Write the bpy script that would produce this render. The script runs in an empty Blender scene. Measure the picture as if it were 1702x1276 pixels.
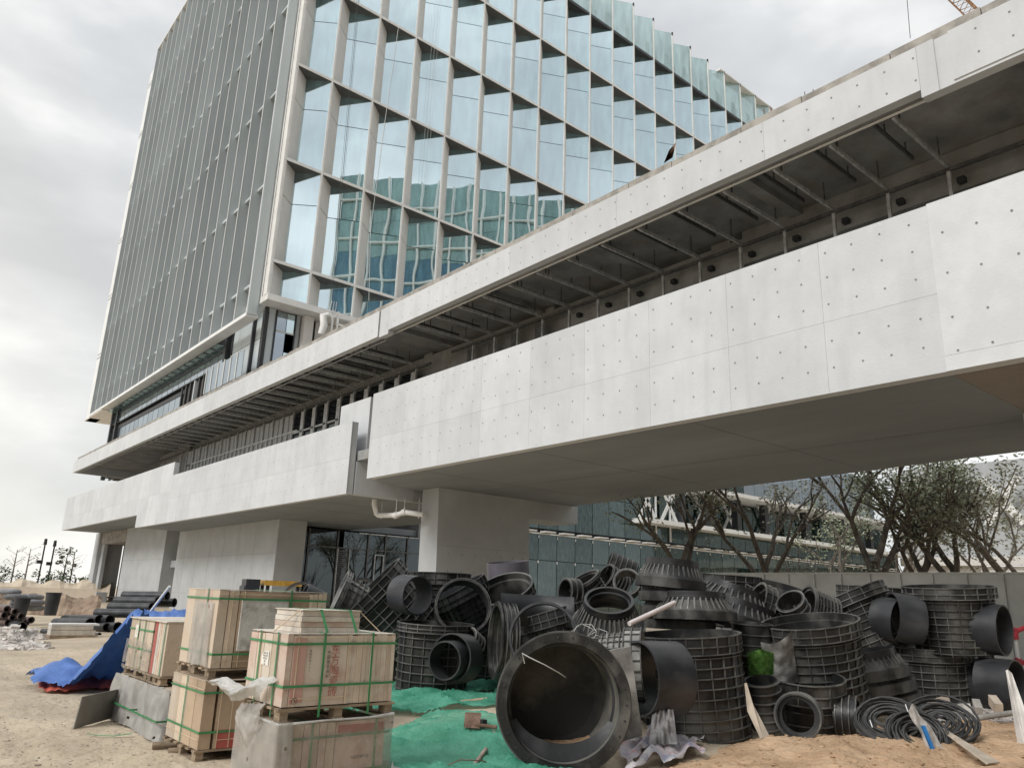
import bpy, math, random
from mathutils import Vector, Matrix, noise
R=math.radians
random.seed(7)
sc=bpy.context.scene
COL=sc.collection
# ---------------- camera ----------------
F=1275.0; EYE=1.6
AX=Vector((0.76282722,0.19884639,0.61526803))
AY=Vector((-0.64570819,0.18423897,0.74102425))
AZ=Vector((0.03399365,-0.96255707,0.26893925))
cd=bpy.data.cameras.new('camera'); cam=bpy.data.objects.new('camera',cd); COL.objects.link(cam)
cd.sensor_width=36; cd.lens=F/1702*36; cd.clip_start=0.1; cd.clip_end=3000
cm=Matrix(((AX[0],-AX[1],-AX[2]),(AY[0],-AY[1],-AY[2]),(AZ[0],-AZ[1],-AZ[2]))).to_4x4()
cm.translation=Vector((0,0,EYE)); cam.matrix_world=cm
sc.camera=cam
def ray(px,py):
    d=Vector((px-851,py-638,F))/F
    return Vector((AX.dot(d),AY.dot(d),AZ.dot(d)))
def at(px,py,d):            # world point d metres deep behind a pixel
    return ray(px,py)*d+Vector((0,0,EYE))
def onz(px,py,z=0.0):
    r=ray(px,py); return r*((z-EYE)/r.z)+Vector((0,0,EYE))
def onx(px,py,x):
    r=ray(px,py); return r*(x/r.x)+Vector((0,0,EYE))
def ony(px,py,y):
    r=ray(px,py); return r*(y/r.y)+Vector((0,0,EYE))
# ---------------- light ----------------
SUN=Vector((-0.80,-0.10,0.62)).normalized()
sd=bpy.data.lights.new('sun','SUN'); sun=bpy.data.objects.new('sun',sd); COL.objects.link(sun)
sd.energy=1.5; sd.angle=R(20); sd.color=(1.0,0.98,0.95)
sun.rotation_euler=SUN.to_track_quat('Z','Y').to_euler()
w=bpy.data.worlds.new('World'); sc.world=w; w.use_nodes=True
nt=w.node_tree; nt.nodes.clear(); N=nt.nodes.new; L=nt.links.new
out=N('ShaderNodeOutputWorld'); bg=N('ShaderNodeBackground'); bg.inputs[1].default_value=0.1; L(bg.outputs[0],out.inputs[0])
sky=N('ShaderNodeTexSky'); sky.sky_type='NISHITA'; sky.sun_disc=False
sky.sun_elevation=math.asin(SUN.z); sky.sun_rotation=math.atan2(SUN.x,SUN.y)
tc=N('ShaderNodeTexCoord')
mp=N('ShaderNodeMapping'); mp.inputs['Scale'].default_value=(1.0,1.0,2.3); mp.inputs['Location'].default_value=(1.7,0.3,0.45); L(tc.outputs['Generated'],mp.inputs[0])
n1=N('ShaderNodeTexNoise'); n1.inputs['Scale'].default_value=2.5; n1.inputs['Detail'].default_value=5; n1.inputs['Roughness'].default_value=0.5; L(mp.outputs[0],n1.inputs[0])
cr=N('ShaderNodeValToRGB'); L(n1.outputs[0],cr.inputs[0])
cr.color_ramp.elements[0].position=0.38; cr.color_ramp.elements[0].color=(0.47,0.48,0.49,1)
cr.color_ramp.elements[1].position=0.62; cr.color_ramp.elements[1].color=(0.80,0.80,0.785,1)
e=cr.color_ramp.elements.new(0.52); e.color=(0.60,0.61,0.615,1)
sx=N('ShaderNodeSeparateXYZ'); L(tc.outputs['Generated'],sx.inputs[0])
# overcast sky grows brighter towards the zenith
mr=N('ShaderNodeMapRange'); L(sx.outputs[2],mr.inputs[0]); mr.inputs[1].default_value=0.62; mr.inputs[2].default_value=1.0; mr.inputs[3].default_value=1.0; mr.inputs[4].default_value=2.0
vm=N('ShaderNodeVectorMath'); vm.operation='SCALE'; L(cr.outputs[0],vm.inputs[0]); L(mr.outputs[0],vm.inputs[3])
# warm thin cloud near the low horizon on the sun's side
gl=N('ShaderNodeVectorMath'); gl.operation='DOT_PRODUCT'; L(tc.outputs['Generated'],gl.inputs[0]); gl.inputs[1].default_value=(-0.45,0.88,-0.12)
g2=N('ShaderNodeMapRange'); L(gl.outputs['Value'],g2.inputs[0]); g2.inputs[1].default_value=0.62; g2.inputs[2].default_value=1.0; g2.inputs[3].default_value=0; g2.inputs[4].default_value=0.55
mx=N('ShaderNodeMix'); mx.data_type='RGBA'; L(g2.outputs[0],mx.inputs[0]); L(vm.outputs[0],mx.inputs[6]); mx.inputs[7].default_value=(0.96,0.90,0.76,1)
sc10=N('ShaderNodeVectorMath'); sc10.operation='SCALE'; L(mx.outputs[2],sc10.inputs[0]); sc10.inputs[3].default_value=10.0
fin=N('ShaderNodeMix'); fin.data_type='RGBA'; fin.inputs[0].default_value=0.9; L(sky.outputs[0],fin.inputs[6]); L(sc10.outputs[0],fin.inputs[7])
L(fin.outputs[2],bg.inputs[0])
sc.view_settings.view_transform='Standard'; sc.view_settings.look='None'; sc.view_settings.gamma=1; sc.view_settings.exposure=0.42
try: sc.view_settings.use_curve_mapping=False
except: pass
sc.render.engine='CYCLES'; sc.cycles.max_bounces=8; sc.cycles.transparent_max_bounces=12

# ---------------- materials ----------------
MATS={}
def mat(name,col,rough=0.7,var=0.12,vs=2.0,bump=0.0,bs=30.0,metal=0.0,rnd=0.0,spec=0.4,col2=None,thr=(0.4,0.6),stretch=(1,1,1),det=5,alpha=1.0):
    m=bpy.data.materials.new(name); m.use_nodes=True; t=m.node_tree; n=t.nodes; l=t.links
    b=n['Principled BSDF']; b.inputs['Roughness'].default_value=rough; b.inputs['Metallic'].default_value=metal
    b.inputs['Specular IOR Level'].default_value=spec
    c=n.new('ShaderNodeTexCoord'); mpp=n.new('ShaderNodeMapping'); mpp.inputs['Scale'].default_value=stretch; l.new(c.outputs['Object'],mpp.inputs[0])
    ns=n.new('ShaderNodeTexNoise'); ns.inputs['Scale'].default_value=vs; ns.inputs['Detail'].default_value=det; ns.inputs['Roughness'].default_value=0.62; l.new(mpp.outputs[0],ns.inputs[0])
    rp=n.new('ShaderNodeValToRGB'); l.new(ns.outputs[0],rp.inputs[0])
    rp.color_ramp.elements[0].position=thr[0]; rp.color_ramp.elements[1].position=thr[1]
    c2=col2 if col2 else tuple(min(1,x*(1+var)) for x in col)
    c1=col if col2 else tuple(x*(1-var) for x in col)
    rp.color_ramp.elements[0].color=(*c1,1); rp.color_ramp.elements[1].color=(*c2,1)
    o=rp.outputs[0]
    if rnd>0:
        oi=n.new('ShaderNodeObjectInfo'); m1=n.new('ShaderNodeMapRange'); l.new(oi.outputs['Random'],m1.inputs[0]); m1.inputs[3].default_value=1-rnd; m1.inputs[4].default_value=1+rnd
        v=n.new('ShaderNodeVectorMath'); v.operation='SCALE'; l.new(o,v.inputs[0]); l.new(m1.outputs[0],v.inputs[3]); o=v.outputs[0]
    l.new(o,b.inputs['Base Color'])
    if bump>0:
        n2=n.new('ShaderNodeTexNoise'); n2.inputs['Scale'].default_value=bs; n2.inputs['Detail'].default_value=6; l.new(mpp.outputs[0],n2.inputs[0])
        bp=n.new('ShaderNodeBump'); bp.inputs['Strength'].default_value=bump; bp.inputs['Distance'].default_value=0.05; l.new(n2.outputs[0],bp.inputs['Height']); l.new(bp.outputs[0],b.inputs['Normal'])
    b.inputs['Alpha'].default_value=alpha
    MATS[name]=m; return m
def streaks(m,scale,strength,dark,stretch):     # weather marks that run down a surface
    t=m.node_tree; n=t.nodes; l=t.links; b=n['Principled BSDF']
    src=b.inputs['Base Color'].links[0].from_socket
    c=n.new('ShaderNodeTexCoord'); mpp=n.new('ShaderNodeMapping'); mpp.inputs['Scale'].default_value=stretch; l.new(c.outputs['Object'],mpp.inputs[0])
    ns=n.new('ShaderNodeTexNoise'); ns.inputs['Scale'].default_value=scale; ns.inputs['Detail'].default_value=4; l.new(mpp.outputs[0],ns.inputs[0])
    rp=n.new('ShaderNodeMapRange'); l.new(ns.outputs[0],rp.inputs[0]); rp.inputs[1].default_value=0.5; rp.inputs[2].default_value=0.75; rp.inputs[3].default_value=0; rp.inputs[4].default_value=strength
    mm=n.new('ShaderNodeMix'); mm.data_type='RGBA'; l.new(rp.outputs[0],mm.inputs[0]); l.new(src,mm.inputs[6]); mm.inputs[7].default_value=(*dark,1)
    l.new(mm.outputs[2],b.inputs['Base Color'])
def glassmat(name,tint,fac,base,wav=0.02,trans=0.0,ws=0.45,stretch=(1.2,1.2,0.25)):
    m=bpy.data.materials.new(name); m.use_nodes=True; t=m.node_tree; n=t.nodes; l=t.links
    n.clear(); o=n.new('ShaderNodeOutputMaterial')
    g=n.new('ShaderNodeBsdfGlossy'); g.inputs['Color'].default_value=(*tint,1); g.inputs['Roughness'].default_value=0.015
    d=n.new('ShaderNodeBsdfDiffuse')
    c=n.new('ShaderNodeTexCoord'); oi=n.new('ShaderNodeObjectInfo')
    ad=n.new('ShaderNodeVectorMath'); ad.operation='ADD'; l.new(c.outputs['Object'],ad.inputs[0])
    cb=n.new('ShaderNodeCombineXYZ'); ml=n.new('ShaderNodeMath'); ml.operation='MULTIPLY'; ml.inputs[1].default_value=57; l.new(oi.outputs['Random'],ml.inputs[0]); l.new(ml.outputs[0],cb.inputs[0]); l.new(cb.outputs[0],ad.inputs[1])
    mpp=n.new('ShaderNodeMapping'); mpp.inputs['Scale'].default_value=stretch; l.new(ad.outputs[0],mpp.inputs[0])
    ns=n.new('ShaderNodeTexNoise'); ns.inputs['Scale'].default_value=1.3; ns.inputs['Detail'].default_value=3; l.new(mpp.outputs[0],ns.inputs[0])
    rp=n.new('ShaderNodeValToRGB'); l.new(ns.outputs[0],rp.inputs[0]); rp.color_ramp.elements[0].position=.35; rp.color_ramp.elements[1].position=.65
    rp.color_ramp.elements[0].color=(*[x*0.5 for x in base],1); rp.color_ramp.elements[1].color=(*[min(1,x*1.5) for x in base],1); l.new(rp.outputs[0],d.inputs[0])
    n3=n.new('ShaderNodeTexNoise'); n3.inputs['Scale'].default_value=ws; n3.inputs['Detail'].default_value=0; l.new(ad.outputs[0],n3.inputs[0])
    bp=n.new('ShaderNodeBump'); bp.inputs['Strength'].default_value=1.0; bp.inputs['Distance'].default_value=wav*.22; l.new(n3.outputs[0],bp.inputs['Height']); l.new(bp.outputs[0],g.inputs['Normal'])
    fr_=n.new('ShaderNodeMapRange'); l.new(oi.outputs['Random'],fr_.inputs[0]); fr_.inputs[3].default_value=fac-.07; fr_.inputs[4].default_value=fac+.07
    mxx=n.new('ShaderNodeMixShader'); l.new(fr_.outputs[0],mxx.inputs[0]); l.new(d.outputs[0],mxx.inputs[1]); l.new(g.outputs[0],mxx.inputs[2])
    last=mxx.outputs[0]
    if trans>0:
        tr=n.new('ShaderNodeBsdfTransparent'); tr.inputs[0].default_value=(0.86,0.95,0.93,1)
        m2=n.new('ShaderNodeMixShader'); m2.inputs[0].default_value=trans; l.new(last,m2.inputs[1]); l.new(tr.outputs[0],m2.inputs[2]); last=m2.outputs[0]
    l.new(last,o.inputs[0]); MATS[name]=m; return m
def sheetmat(name,col,trans,rough=0.35,bump=0.3,bs=9,tl=0.3,dusty=0):       # thin plastic film
    m=bpy.data.materials.new(name); m.use_nodes=True; t=m.node_tree; n=t.nodes; l=t.links
    b=n['Principled BSDF']; o=n['Material Output']; b.inputs['Base Color'].default_value=(*col,1); b.inputs['Roughness'].default_value=rough
    c=n.new('ShaderNodeTexCoord'); nc=n.new('ShaderNodeTexNoise'); nc.inputs['Scale'].default_value=3.2; nc.inputs['Detail'].default_value=8; nc.inputs['Roughness'].default_value=.7; l.new(c.outputs['Object'],nc.inputs[0]); rc=n.new('ShaderNodeValToRGB'); l.new(nc.outputs[0],rc.inputs[0]); rc.color_ramp.elements[0].position=.32; rc.color_ramp.elements[1].position=.68; rc.color_ramp.elements[0].color=(*[x*.62 for x in col],1); rc.color_ramp.elements[1].color=(*[min(1,x*.9+.07*x+.035*dusty) for x in col],1); l.new(rc.outputs[0],b.inputs['Base Color']); ns=n.new('ShaderNodeTexNoise'); ns.inputs['Scale'].default_value=bs; ns.inputs['Detail'].default_value=5; l.new(c.outputs['Object'],ns.inputs[0])
    bp=n.new('ShaderNodeBump'); bp.inputs['Strength'].default_value=bump; bp.inputs['Distance'].default_value=0.05; l.new(ns.outputs[0],bp.inputs['Height']); l.new(bp.outputs[0],b.inputs['Normal'])
    tr=n.new('ShaderNodeBsdfTransparent'); mr=n.new('ShaderNodeMapRange'); l.new(ns.outputs[0],mr.inputs[0]); mr.inputs[1].default_value=.35; mr.inputs[2].default_value=.65; mr.inputs[3].default_value=max(0,trans-.08); mr.inputs[4].default_value=min(1,trans+.08) if trans>0 else 0
    tls=n.new('ShaderNodeBsdfTranslucent'); tls.inputs[0].default_value=(*col,1)
    ms=n.new('ShaderNodeMixShader'); ms.inputs[0].default_value=tl; l.new(b.outputs[0],ms.inputs[1]); l.new(tls.outputs[0],ms.inputs[2])
    m2=n.new('ShaderNodeMixShader'); l.new(mr.outputs[0],m2.inputs[0]); l.new(ms.outputs[0],m2.inputs[1]); l.new(tr.outputs[0],m2.inputs[2]); l.new(m2.outputs[0],o.inputs[0])
    MATS[name]=m; return m

conc=mat('fair_faced_concrete',(0.575,0.59,0.60),0.75,0.07,0.9,0.10,18,rnd=0.06,thr=(.3,.7)); streaks(conc,1.2,0.32,(0.45,0.455,0.45),(2.2,2.2,.35))
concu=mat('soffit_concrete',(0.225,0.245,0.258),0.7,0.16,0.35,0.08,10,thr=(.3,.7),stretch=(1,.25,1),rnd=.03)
concb=mat('light_tinted_soffit_concrete',(0.24,0.205,0.18),0.7,0.10,0.5,0.05,10)  # brown tint puts the tilted soffit's different lighting into the colour
concw=mat('wall_concrete',(0.43,0.445,0.45),0.78,0.10,0.7,0.1,16,thr=(.3,.7),rnd=.02)
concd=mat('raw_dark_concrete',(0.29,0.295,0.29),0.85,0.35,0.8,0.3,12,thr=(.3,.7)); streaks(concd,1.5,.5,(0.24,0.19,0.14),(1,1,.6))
cope=mat('weathered_coping',(0.33,0.31,0.28),0.85,0.25,2.0,0.4,22)
seam=mat('dark_joint',(0.10,0.10,0.10),0.9)
holem=mat('tie_hole_plug',(0.22,0.22,0.215),0.9)
alu=mat('pale_aluminium',(0.74,0.73,0.70),0.45,0.05,1.0,metal=0.0)
beige=mat('beige_metal_panel',(0.66,0.635,0.60),0.5,0.05,0.5,rnd=.03)
finm=mat('grey_green_fin',(0.53,0.575,0.585),0.42,0.07,0.25,metal=0.1,rnd=.08,stretch=(1,1,.3))
finw=mat('fin_edge_light',(0.74,0.75,0.74),0.45,0.05,1)
darkm=mat('dark_metal',(0.035,0.037,0.04),0.5,0.1,2)
galv=mat('galvanised_steel',(0.50,0.51,0.51),0.45,0.2,6,metal=0.2,rnd=.1)
galvd=mat('dull_steel',(0.13,0.13,0.13),0.5,0.25,6,metal=0.4)
voidm=mat('interior_dark',(0.05,0.05,0.05),0.9)
white=mat('white_paint',(0.78,0.78,0.76),0.6,0.05,2)
tglass=glassmat('tower_glass',(0.80,0.92,0.97),0.80,(0.28,0.52,0.56),0.03)
pglass=glassmat('parapet_glass',(0.70,0.80,0.82),0.6,(0.45,0.56,0.56),0.01,trans=0.5)
eglass=glassmat('terrace_glass',(0.50,0.56,0.62),0.72,(0.12,0.14,0.15),0.03)
dglass=glassmat('dark_glass',(0.22,0.25,0.26),0.40,(0.012,0.014,0.016),0.02)
cglass=glassmat('green_glass',(0.26,0.31,0.31),0.35,(0.015,0.035,0.03),0.04,stretch=(3.0,1,.7))
wglass=glassmat('wing_glass',(0.30,0.40,0.39),0.5,(0.10,0.17,0.16),0.02)
wglassb=glassmat('wing_glass_blue',(0.13,0.22,0.30),0.45,(0.03,0.08,0.12),0.02)
tree_refl_ramp=cglass.node_tree.nodes['Color Ramp'].color_ramp; tree_refl_ramp.elements[0].color=(0.003,0.007,0.006,1); tree_refl_ramp.elements[1].color=(0.075,0.12,0.10,1); tree_refl_ramp.elements[0].position=.42; tree_refl_ramp.elements[1].position=.72; cglass.node_tree.nodes['Noise Texture'].inputs['Scale'].default_value=2.2; cglass.node_tree.nodes['Noise Texture'].inputs['Detail'].default_value=8  # clumpy dark and pale base colour paints tree reflections into the panes
plas=mat('black_polyethylene',(0.020,0.020,0.021),0.32,0.35,3,0.08,40,spec=.5,rnd=.15)
plasd=mat('dusty_black_plastic',(0.016,0.016,0.016),0.45,0.3,2.2,0.1,30,col2=(0.055,0.053,0.048),thr=(.45,.8),rnd=.15)
plasr=mat('rib_plastic',(0.055,0.055,0.054),0.35,0.4,3,0.05,30,rnd=.15,col2=(0.19,0.185,0.17),thr=(.38,.68))
plasg=mat('grey_black_pipe',(0.032,0.033,0.036),0.42,0.2,3,0.05,20,rnd=.2)
streaks(plasd,2.4,.8,(0.17,0.165,0.15),(1,1,.6)); streaks(plasg,3.0,.6,(0.10,0.10,0.10),(1,1,.5))
plasin=mat('dusty_plastic_inside',(0.02,0.02,0.019),0.7,0.3,1.4,0.05,60,col2=(0.13,0.115,0.09),thr=(.5,.8))

# ---------------- geometry helpers ----------------
class MB:
    def __init__(s): s.v=[]; s.f=[]; s.s=[]
    def add(s,vs,fs,sm=False,M=None):
        b=len(s.v)
        s.v+= [tuple(M@Vector(v)) for v in vs] if M is not None else [tuple(v) for v in vs]
        s.f+=[tuple(i+b for i in f) for f in fs]; s.s+=[sm]*len(fs); return s
    def box(s,a,b,M=None):
        x0,y0,z0=a; x1,y1,z1=b
        return s.add([(x0,y0,z0),(x1,y0,z0),(x1,y1,z0),(x0,y1,z0),(x0,y0,z1),(x1,y0,z1),(x1,y1,z1),(x0,y1,z1)],
              [(3,2,1,0),(4,5,6,7),(0,1,5,4),(1,2,6,5),(2,3,7,6),(3,0,4,7)],False,M)
    def prism(s,poly,z0,z1,M=None):     # polygon in xy, extruded in z
        n=len(poly)
        return s.add([(x,y,z0) for x,y in poly]+[(x,y,z1) for x,y in poly],
              [tuple(range(n-1,-1,-1)),tuple(range(n,2*n))]+[(i,(i+1)%n,n+(i+1)%n,n+i) for i in range(n)],False,M)
    def tube(s,pts,r,n=8,caps=True,sm=True):
        pts=[Vector(p) for p in pts]; m=len(pts); rr=r if isinstance(r,(list,tuple)) else [r]*m
        vs=[]; fs=[]; prev=None
        for i,p in enumerate(pts):
            t=(pts[min(i+1,m-1)]-pts[max(i-1,0)]).normalized()
            if prev is None: u=t.orthogonal().normalized()
            else: u=(prev-t*prev.dot(t)); u=u.normalized() if u.length>1e-6 else t.orthogonal().normalized()
            prev=u; v=t.cross(u)
            for k in range(n):
                a=2*math.pi*k/n; vs.append(p+(u*math.cos(a)+v*math.sin(a))*rr[i])
        for i in range(m-1):
            for k in range(n): fs.append((i*n+k,i*n+(k+1)%n,(i+1)*n+(k+1)%n,(i+1)*n+k))
        s.add(vs,fs,sm)
        if caps: s.add(vs[:n],[tuple(range(n-1,-1,-1))]); s.add(vs[-n:],[tuple(range(n))])
        return s
    def lathe(s,prof,n=40,M=None,sm=True,closed=False):
        pr=list(prof)+([prof[0]] if closed else [])
        for (r0,z0),(r1,z1) in zip(pr[:-1],pr[1:]):
            vs=[]
            for k in range(n):
                a=2*math.pi*k/n; c,q=math.cos(a),math.sin(a); vs+=[(r0*c,r0*q,z0),(r1*c,r1*q,z1)]
            s.add(vs,[(2*k,2*((k+1)%n),2*((k+1)%n)+1,2*k+1) for k in range(n)],sm,M)
        return s
    def ring(s,ri,ro,z0,z1,n=40,M=None): return s.lathe([(ri,z0),(ro,z0),(ro,z1),(ri,z1)],n,M,closed=True)
    def mesh(s,name,m=None):
        me=bpy.data.meshes.new(name); me.from_pydata(s.v,[],s.f); me.polygons.foreach_set('use_smooth',s.s)
        if m: me.materials.append(m)
        me.update(); return me
    def build(s,name,m,parent=None,world=False): return inst(name,s.mesh(name,m),parent,world)
def inst(name,me,parent=None,world=False,loc=None,rot=None,scale=None):
    o=bpy.data.objects.new(name,me); COL.objects.link(o)
    if parent is not None:
        o.parent=parent
        if world: o.location=-Vector(parent.location)
    if loc is not None: o.location=(Vector(loc)-Vector(parent.location)) if (world and parent is not None) else Vector(loc)
    if rot is not None: o.rotation_euler=rot
    if scale is not None: o.scale=scale
    return o
def tag(o,label=None,cat=None,group=None,kind=None):
    if label: o['label']=label
    if cat: o['category']=cat
    if group: o['group']=group
    if kind: o['kind']=kind
    return o
def empty(name,loc,label,cat,group=None,M=None):
    o=bpy.data.objects.new(name,None); COL.objects.link(o); o.empty_display_size=0.2
    if M is not None: o.matrix_world=M
    else: o.location=loc
    return tag(o,label,cat,group)
def ctree(o,M=None,label=None,group=None):
    c=o.copy(); COL.objects.link(c)
    if M is not None: c.matrix_world=M
    if label: c['label']=label
    if group: c['group']=group
    for ch in list(o.children):
        d=ch.copy(); COL.objects.link(d); d.parent=c
        for g in list(ch.children):
            e=g.copy(); COL.objects.link(e); e.parent=d
    return c
def nz(x,y,z=0,s=1): return noise.noise(Vector((x*s,y*s,z*s)))
# ================= ground =================
def gz(x,y):
    z=0.05*nz(x,y,0,.35)+0.025*nz(x,y,3,1.3)
    if x>5.0:
        z+=0.05*min(1,(x-5)/2)
    z+=0.012*nz(x,y,5,5)
    z-=.035*(math.exp(-((x-1.75+.1*math.sin(y*.3))/.13)**2)+math.exp(-((x+.1+.1*math.sin(y*.3))/.13)**2))*(1+.5*math.sin(y*28))*(.6+.6*nz(x,y,8,.5))
    q=((x-7.4)/2.5)**2+((y-8.6)/2.3)**2
    z+=0.24*math.exp(-q*q)
    return z
dirt=mat('dusty_dirt',(0.41,0.335,0.245),0.95,0.2,0.8,0.9,9,col2=(0.58,0.485,0.36),thr=(.35,.65),det=9)
streaks(dirt,.55,.55,(0.27,0.225,0.17),(1,.35,1)); streaks(dirt,6,.5,(0.52,0.46,0.37),(1,1,1))
clay=mat('orange_clay_dirt',(0.37,0.235,0.135),0.95,0.2,1.8,1.0,14,col2=(0.60,0.42,0.27),thr=(.3,.7),det=9)
def sheet(name,xs,ys,fz,m,kind='structure'):
    vs=[(x,y,fz(x,y)) for y in ys for x in xs]; nx=len(xs)
    fs=[(j*nx+i,j*nx+i+1,(j+1)*nx+i+1,(j+1)*nx+i) for j in range(len(ys)-1) for i in range(nx-1)]
    b=MB(); b.add(vs,fs,True); return tag(b.build(name,m),kind=kind)
def fr(a,b,s):
    o=[]; x=a
    while x<b-1e-6: o.append(x); x+=s
    return o+[b]
sheet('ground',fr(-400,-20,40)+fr(-15,-1,2)+fr(-.5,1.3,.2)+fr(1.38,4,.05)+fr(4.1,13,.12)+fr(14,30,1)+fr(40,700,30),fr(-400,-20,40)+fr(-15,1,1)+fr(1.5,5,.12)+fr(5.1,16,.07)+fr(16.3,22,.3)+fr(23,60,1)+fr(80,900,40),gz,dirt)
# orange clay heap at the front right
def clayz(x,y):
    e=0.13+0.10*nz(x,y,9,.9)+0.05*nz(x,y,2,3.2)+0.025*nz(x,y,4,9)+.012*nz(x,y,4,22)
    dx=(x-9.1)/5.2; dy=(y-3.75-.04*(x-9))/2.15; f=1-(dx*dx+dy*dy)**1.4
    return gz(x,y)-.05+max(-.06,min(1,f*1.6))*e*1.1
sheet('clay_mound',fr(4.6,14.6,.06),fr(1.4,6.9,.06),clayz,clay)
# ================= podium =================
OX=Vector((15,27,0))
pod=empty('podium_building',OX,'long fair-faced concrete podium building with jutting balcony band and roof fascia','building')
W=dict(parent=pod,world=True)
def pb(name,a,b,m,seams=None):
    return MB().box(a,b).build(name,m,pod,True)
def panels(name,x,y0,y1,z0,z1,ys,zs,m=conc,t=.03,g=.0025):
    Y=[y0]+[y for y in ys if y0<y<y1]+[y1]; Z=[z0]+[z for z in zs if z0<z<z1]+[z1]
    for a,b in zip(Y[:-1],Y[1:]):
        for c,d in zip(Z[:-1],Z[1:]):
            MB().box((x-t,a+g,c+(g if c>z0 else 0)),(x,b-g,d-(g if d<z1 else 0))).build(name,m,pod,True)
TH=.35
# lower band A (bridge): y 5.33..26.85
pb('band_core',(15.03,2.0,5.97),(15+TH,26.85,9.40),conc)
panels('concrete_panel',15.03,5.33,26.85,5.96,9.41,[7.65,10.05,12.46,14.85,17.2,19.65,22.0,24.4],[7.53])
conc2=mat('fold_lit_concrete',(0.64,0.655,0.665),.72,.05,.9,.08,18); panels('concrete_panel',14.985,2.0,5.33,5.955,9.415,[],[6.25],m=conc2,t=.035)  # paler tone stands in for brighter light on the slightly angled end face
# band B
pb('band_core',(15.03,28.45,5.5),(15.3,52.1,8.52),conc)
panels('concrete_panel',15.03,28.43,52.1,5.49,8.53,[31.2,33.6,36,38.4,40.8,43.2,45.6,48,50.4],[7.0])
pb('band_core',(15.03,52.1,5.5),(15.3,59.1,9.38),conc); panels('concrete_panel',15.03,52.1,59.1,5.49,9.41,[54.5,56.9],[7.5])
pb('band_core',(15.03,59.1,6.39),(15.3,84.5,9.38),conc); panels('concrete_panel',15.03,59.1,84.5,6.38,9.41,[61.5,64,66.4,68.8,71.2,73.6,76,78.4,80.8],[7.5])
pb('parapet_wall',(15.8,28.5,6.9),(16.1,31.15,9.75),conc)
pb('return_wall',(15.36,28.43,5.5),(18.24,28.75,6.88),conc)
pb('return_wall',(18.24,28.43,5.5),(23.3,28.75,6.6),concw)
pb('end_wall',(15.3,84.2,6.4),(24,84.5,9.4),conc)
pb('down_pipe',(15.3,26.9,6.0),(15.38,27.0,9.4),mat('rusty_pink_pipe',(0.36,0.30,0.28),.7,.2,5)) 
# soffits
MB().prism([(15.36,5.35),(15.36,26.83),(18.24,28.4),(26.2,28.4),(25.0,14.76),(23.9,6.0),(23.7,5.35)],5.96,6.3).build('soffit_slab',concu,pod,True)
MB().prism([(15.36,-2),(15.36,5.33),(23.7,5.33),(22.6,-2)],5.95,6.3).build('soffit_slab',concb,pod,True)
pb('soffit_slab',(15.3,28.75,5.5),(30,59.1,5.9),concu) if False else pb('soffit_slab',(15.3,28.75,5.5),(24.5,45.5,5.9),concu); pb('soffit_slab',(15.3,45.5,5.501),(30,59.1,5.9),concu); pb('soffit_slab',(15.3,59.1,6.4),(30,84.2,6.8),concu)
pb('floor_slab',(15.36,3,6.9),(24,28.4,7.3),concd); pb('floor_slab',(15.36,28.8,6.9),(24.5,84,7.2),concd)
pb('drop_beam',(23.3,26.5,5.15),(26.4,28.4,5.955),concw)
for yy in (11.4,17.4,23.4): pb('board_joint',(15.4,yy,5.956),(24.2,yy+.012,5.959),seam)
for k,xx in enumerate((20.0,)): pb('board_joint',(xx,5.5,5.953),(xx+.01,26.4,5.9555),seam)
for yy in (32,35.5,39,42.5): pb('board_joint',(15.35,yy,5.496),(24,yy+.012,5.499),seam)
# pillar (tapers to its foot) and ground-floor walls
MB().add([(18.42,26.5,-.3),(23.4,26.5,-.3),(23.4,27.9,-.3),(18.42,27.9,-.3),(18.24,26.5,5.955),(23.3,26.5,5.955),(23.3,27.7,5.955),(18.24,27.7,5.955)],
  [(3,2,1,0),(4,5,6,7),(0,1,5,4),(1,2,6,5),(2,3,7,6),(3,0,4,7)]).build('pillar',concw,pod,True)
pb('pillar',(19.25,4.2,-.3),(22,5.42,5.94),concw)
for a,b,c in ((42.3,59.7,18.3),(62.9,74.3,18.3),(84.0,85.6,18.3)):
    pb('ground_floor_wall',(c,a,-.5),(c+(1.7 if a<50 else 2.2),b,6.39 if a>60 else 5.5),concw)
pb('raw_wall',(19.6,59.7,-.5),(20.2,62.9,6.3),concd); pb('wall_beam',(18.9,59.8,3.0),(19.6,62.8,3.5),concw)
pb('raw_wall',(20.6,71.0,-.5),(21,84.0,6.3),mat('grey_brown_wall',(0.20,0.18,0.17),.85,.2,.8))
pb('door_lintel',(18.5,74.4,5.3),(20.6,83.9,6.38),cope); pb('door_jamb',(18.6,82.9,-.5),(18.9,83.9,5.3),concw)
pb('plinth',(17.4,77.5,-.3),(18.3,84.0,.9),concw)
pb('raw_wall',(29.7,45.3,-.5),(30,84.2,6.4),concd)
for yy in (45.5,48,50.5,53,55.5,58): pb('form_joint',(18.296,yy,0),(18.30,yy+.02,5.49),cope)
for a_,b_ in ((42.35,59.65),(62.95,74.25)):
    for zz_ in (1.2,3.6): pb('form_joint',(18.2965,a_,zz_),(18.2995,b_,zz_+.02),cope)
for zz_ in (1.2,3.6): pb('form_joint',(18.5,26.494,zz_),(23.3,26.4985,zz_+.012),cope)
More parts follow.
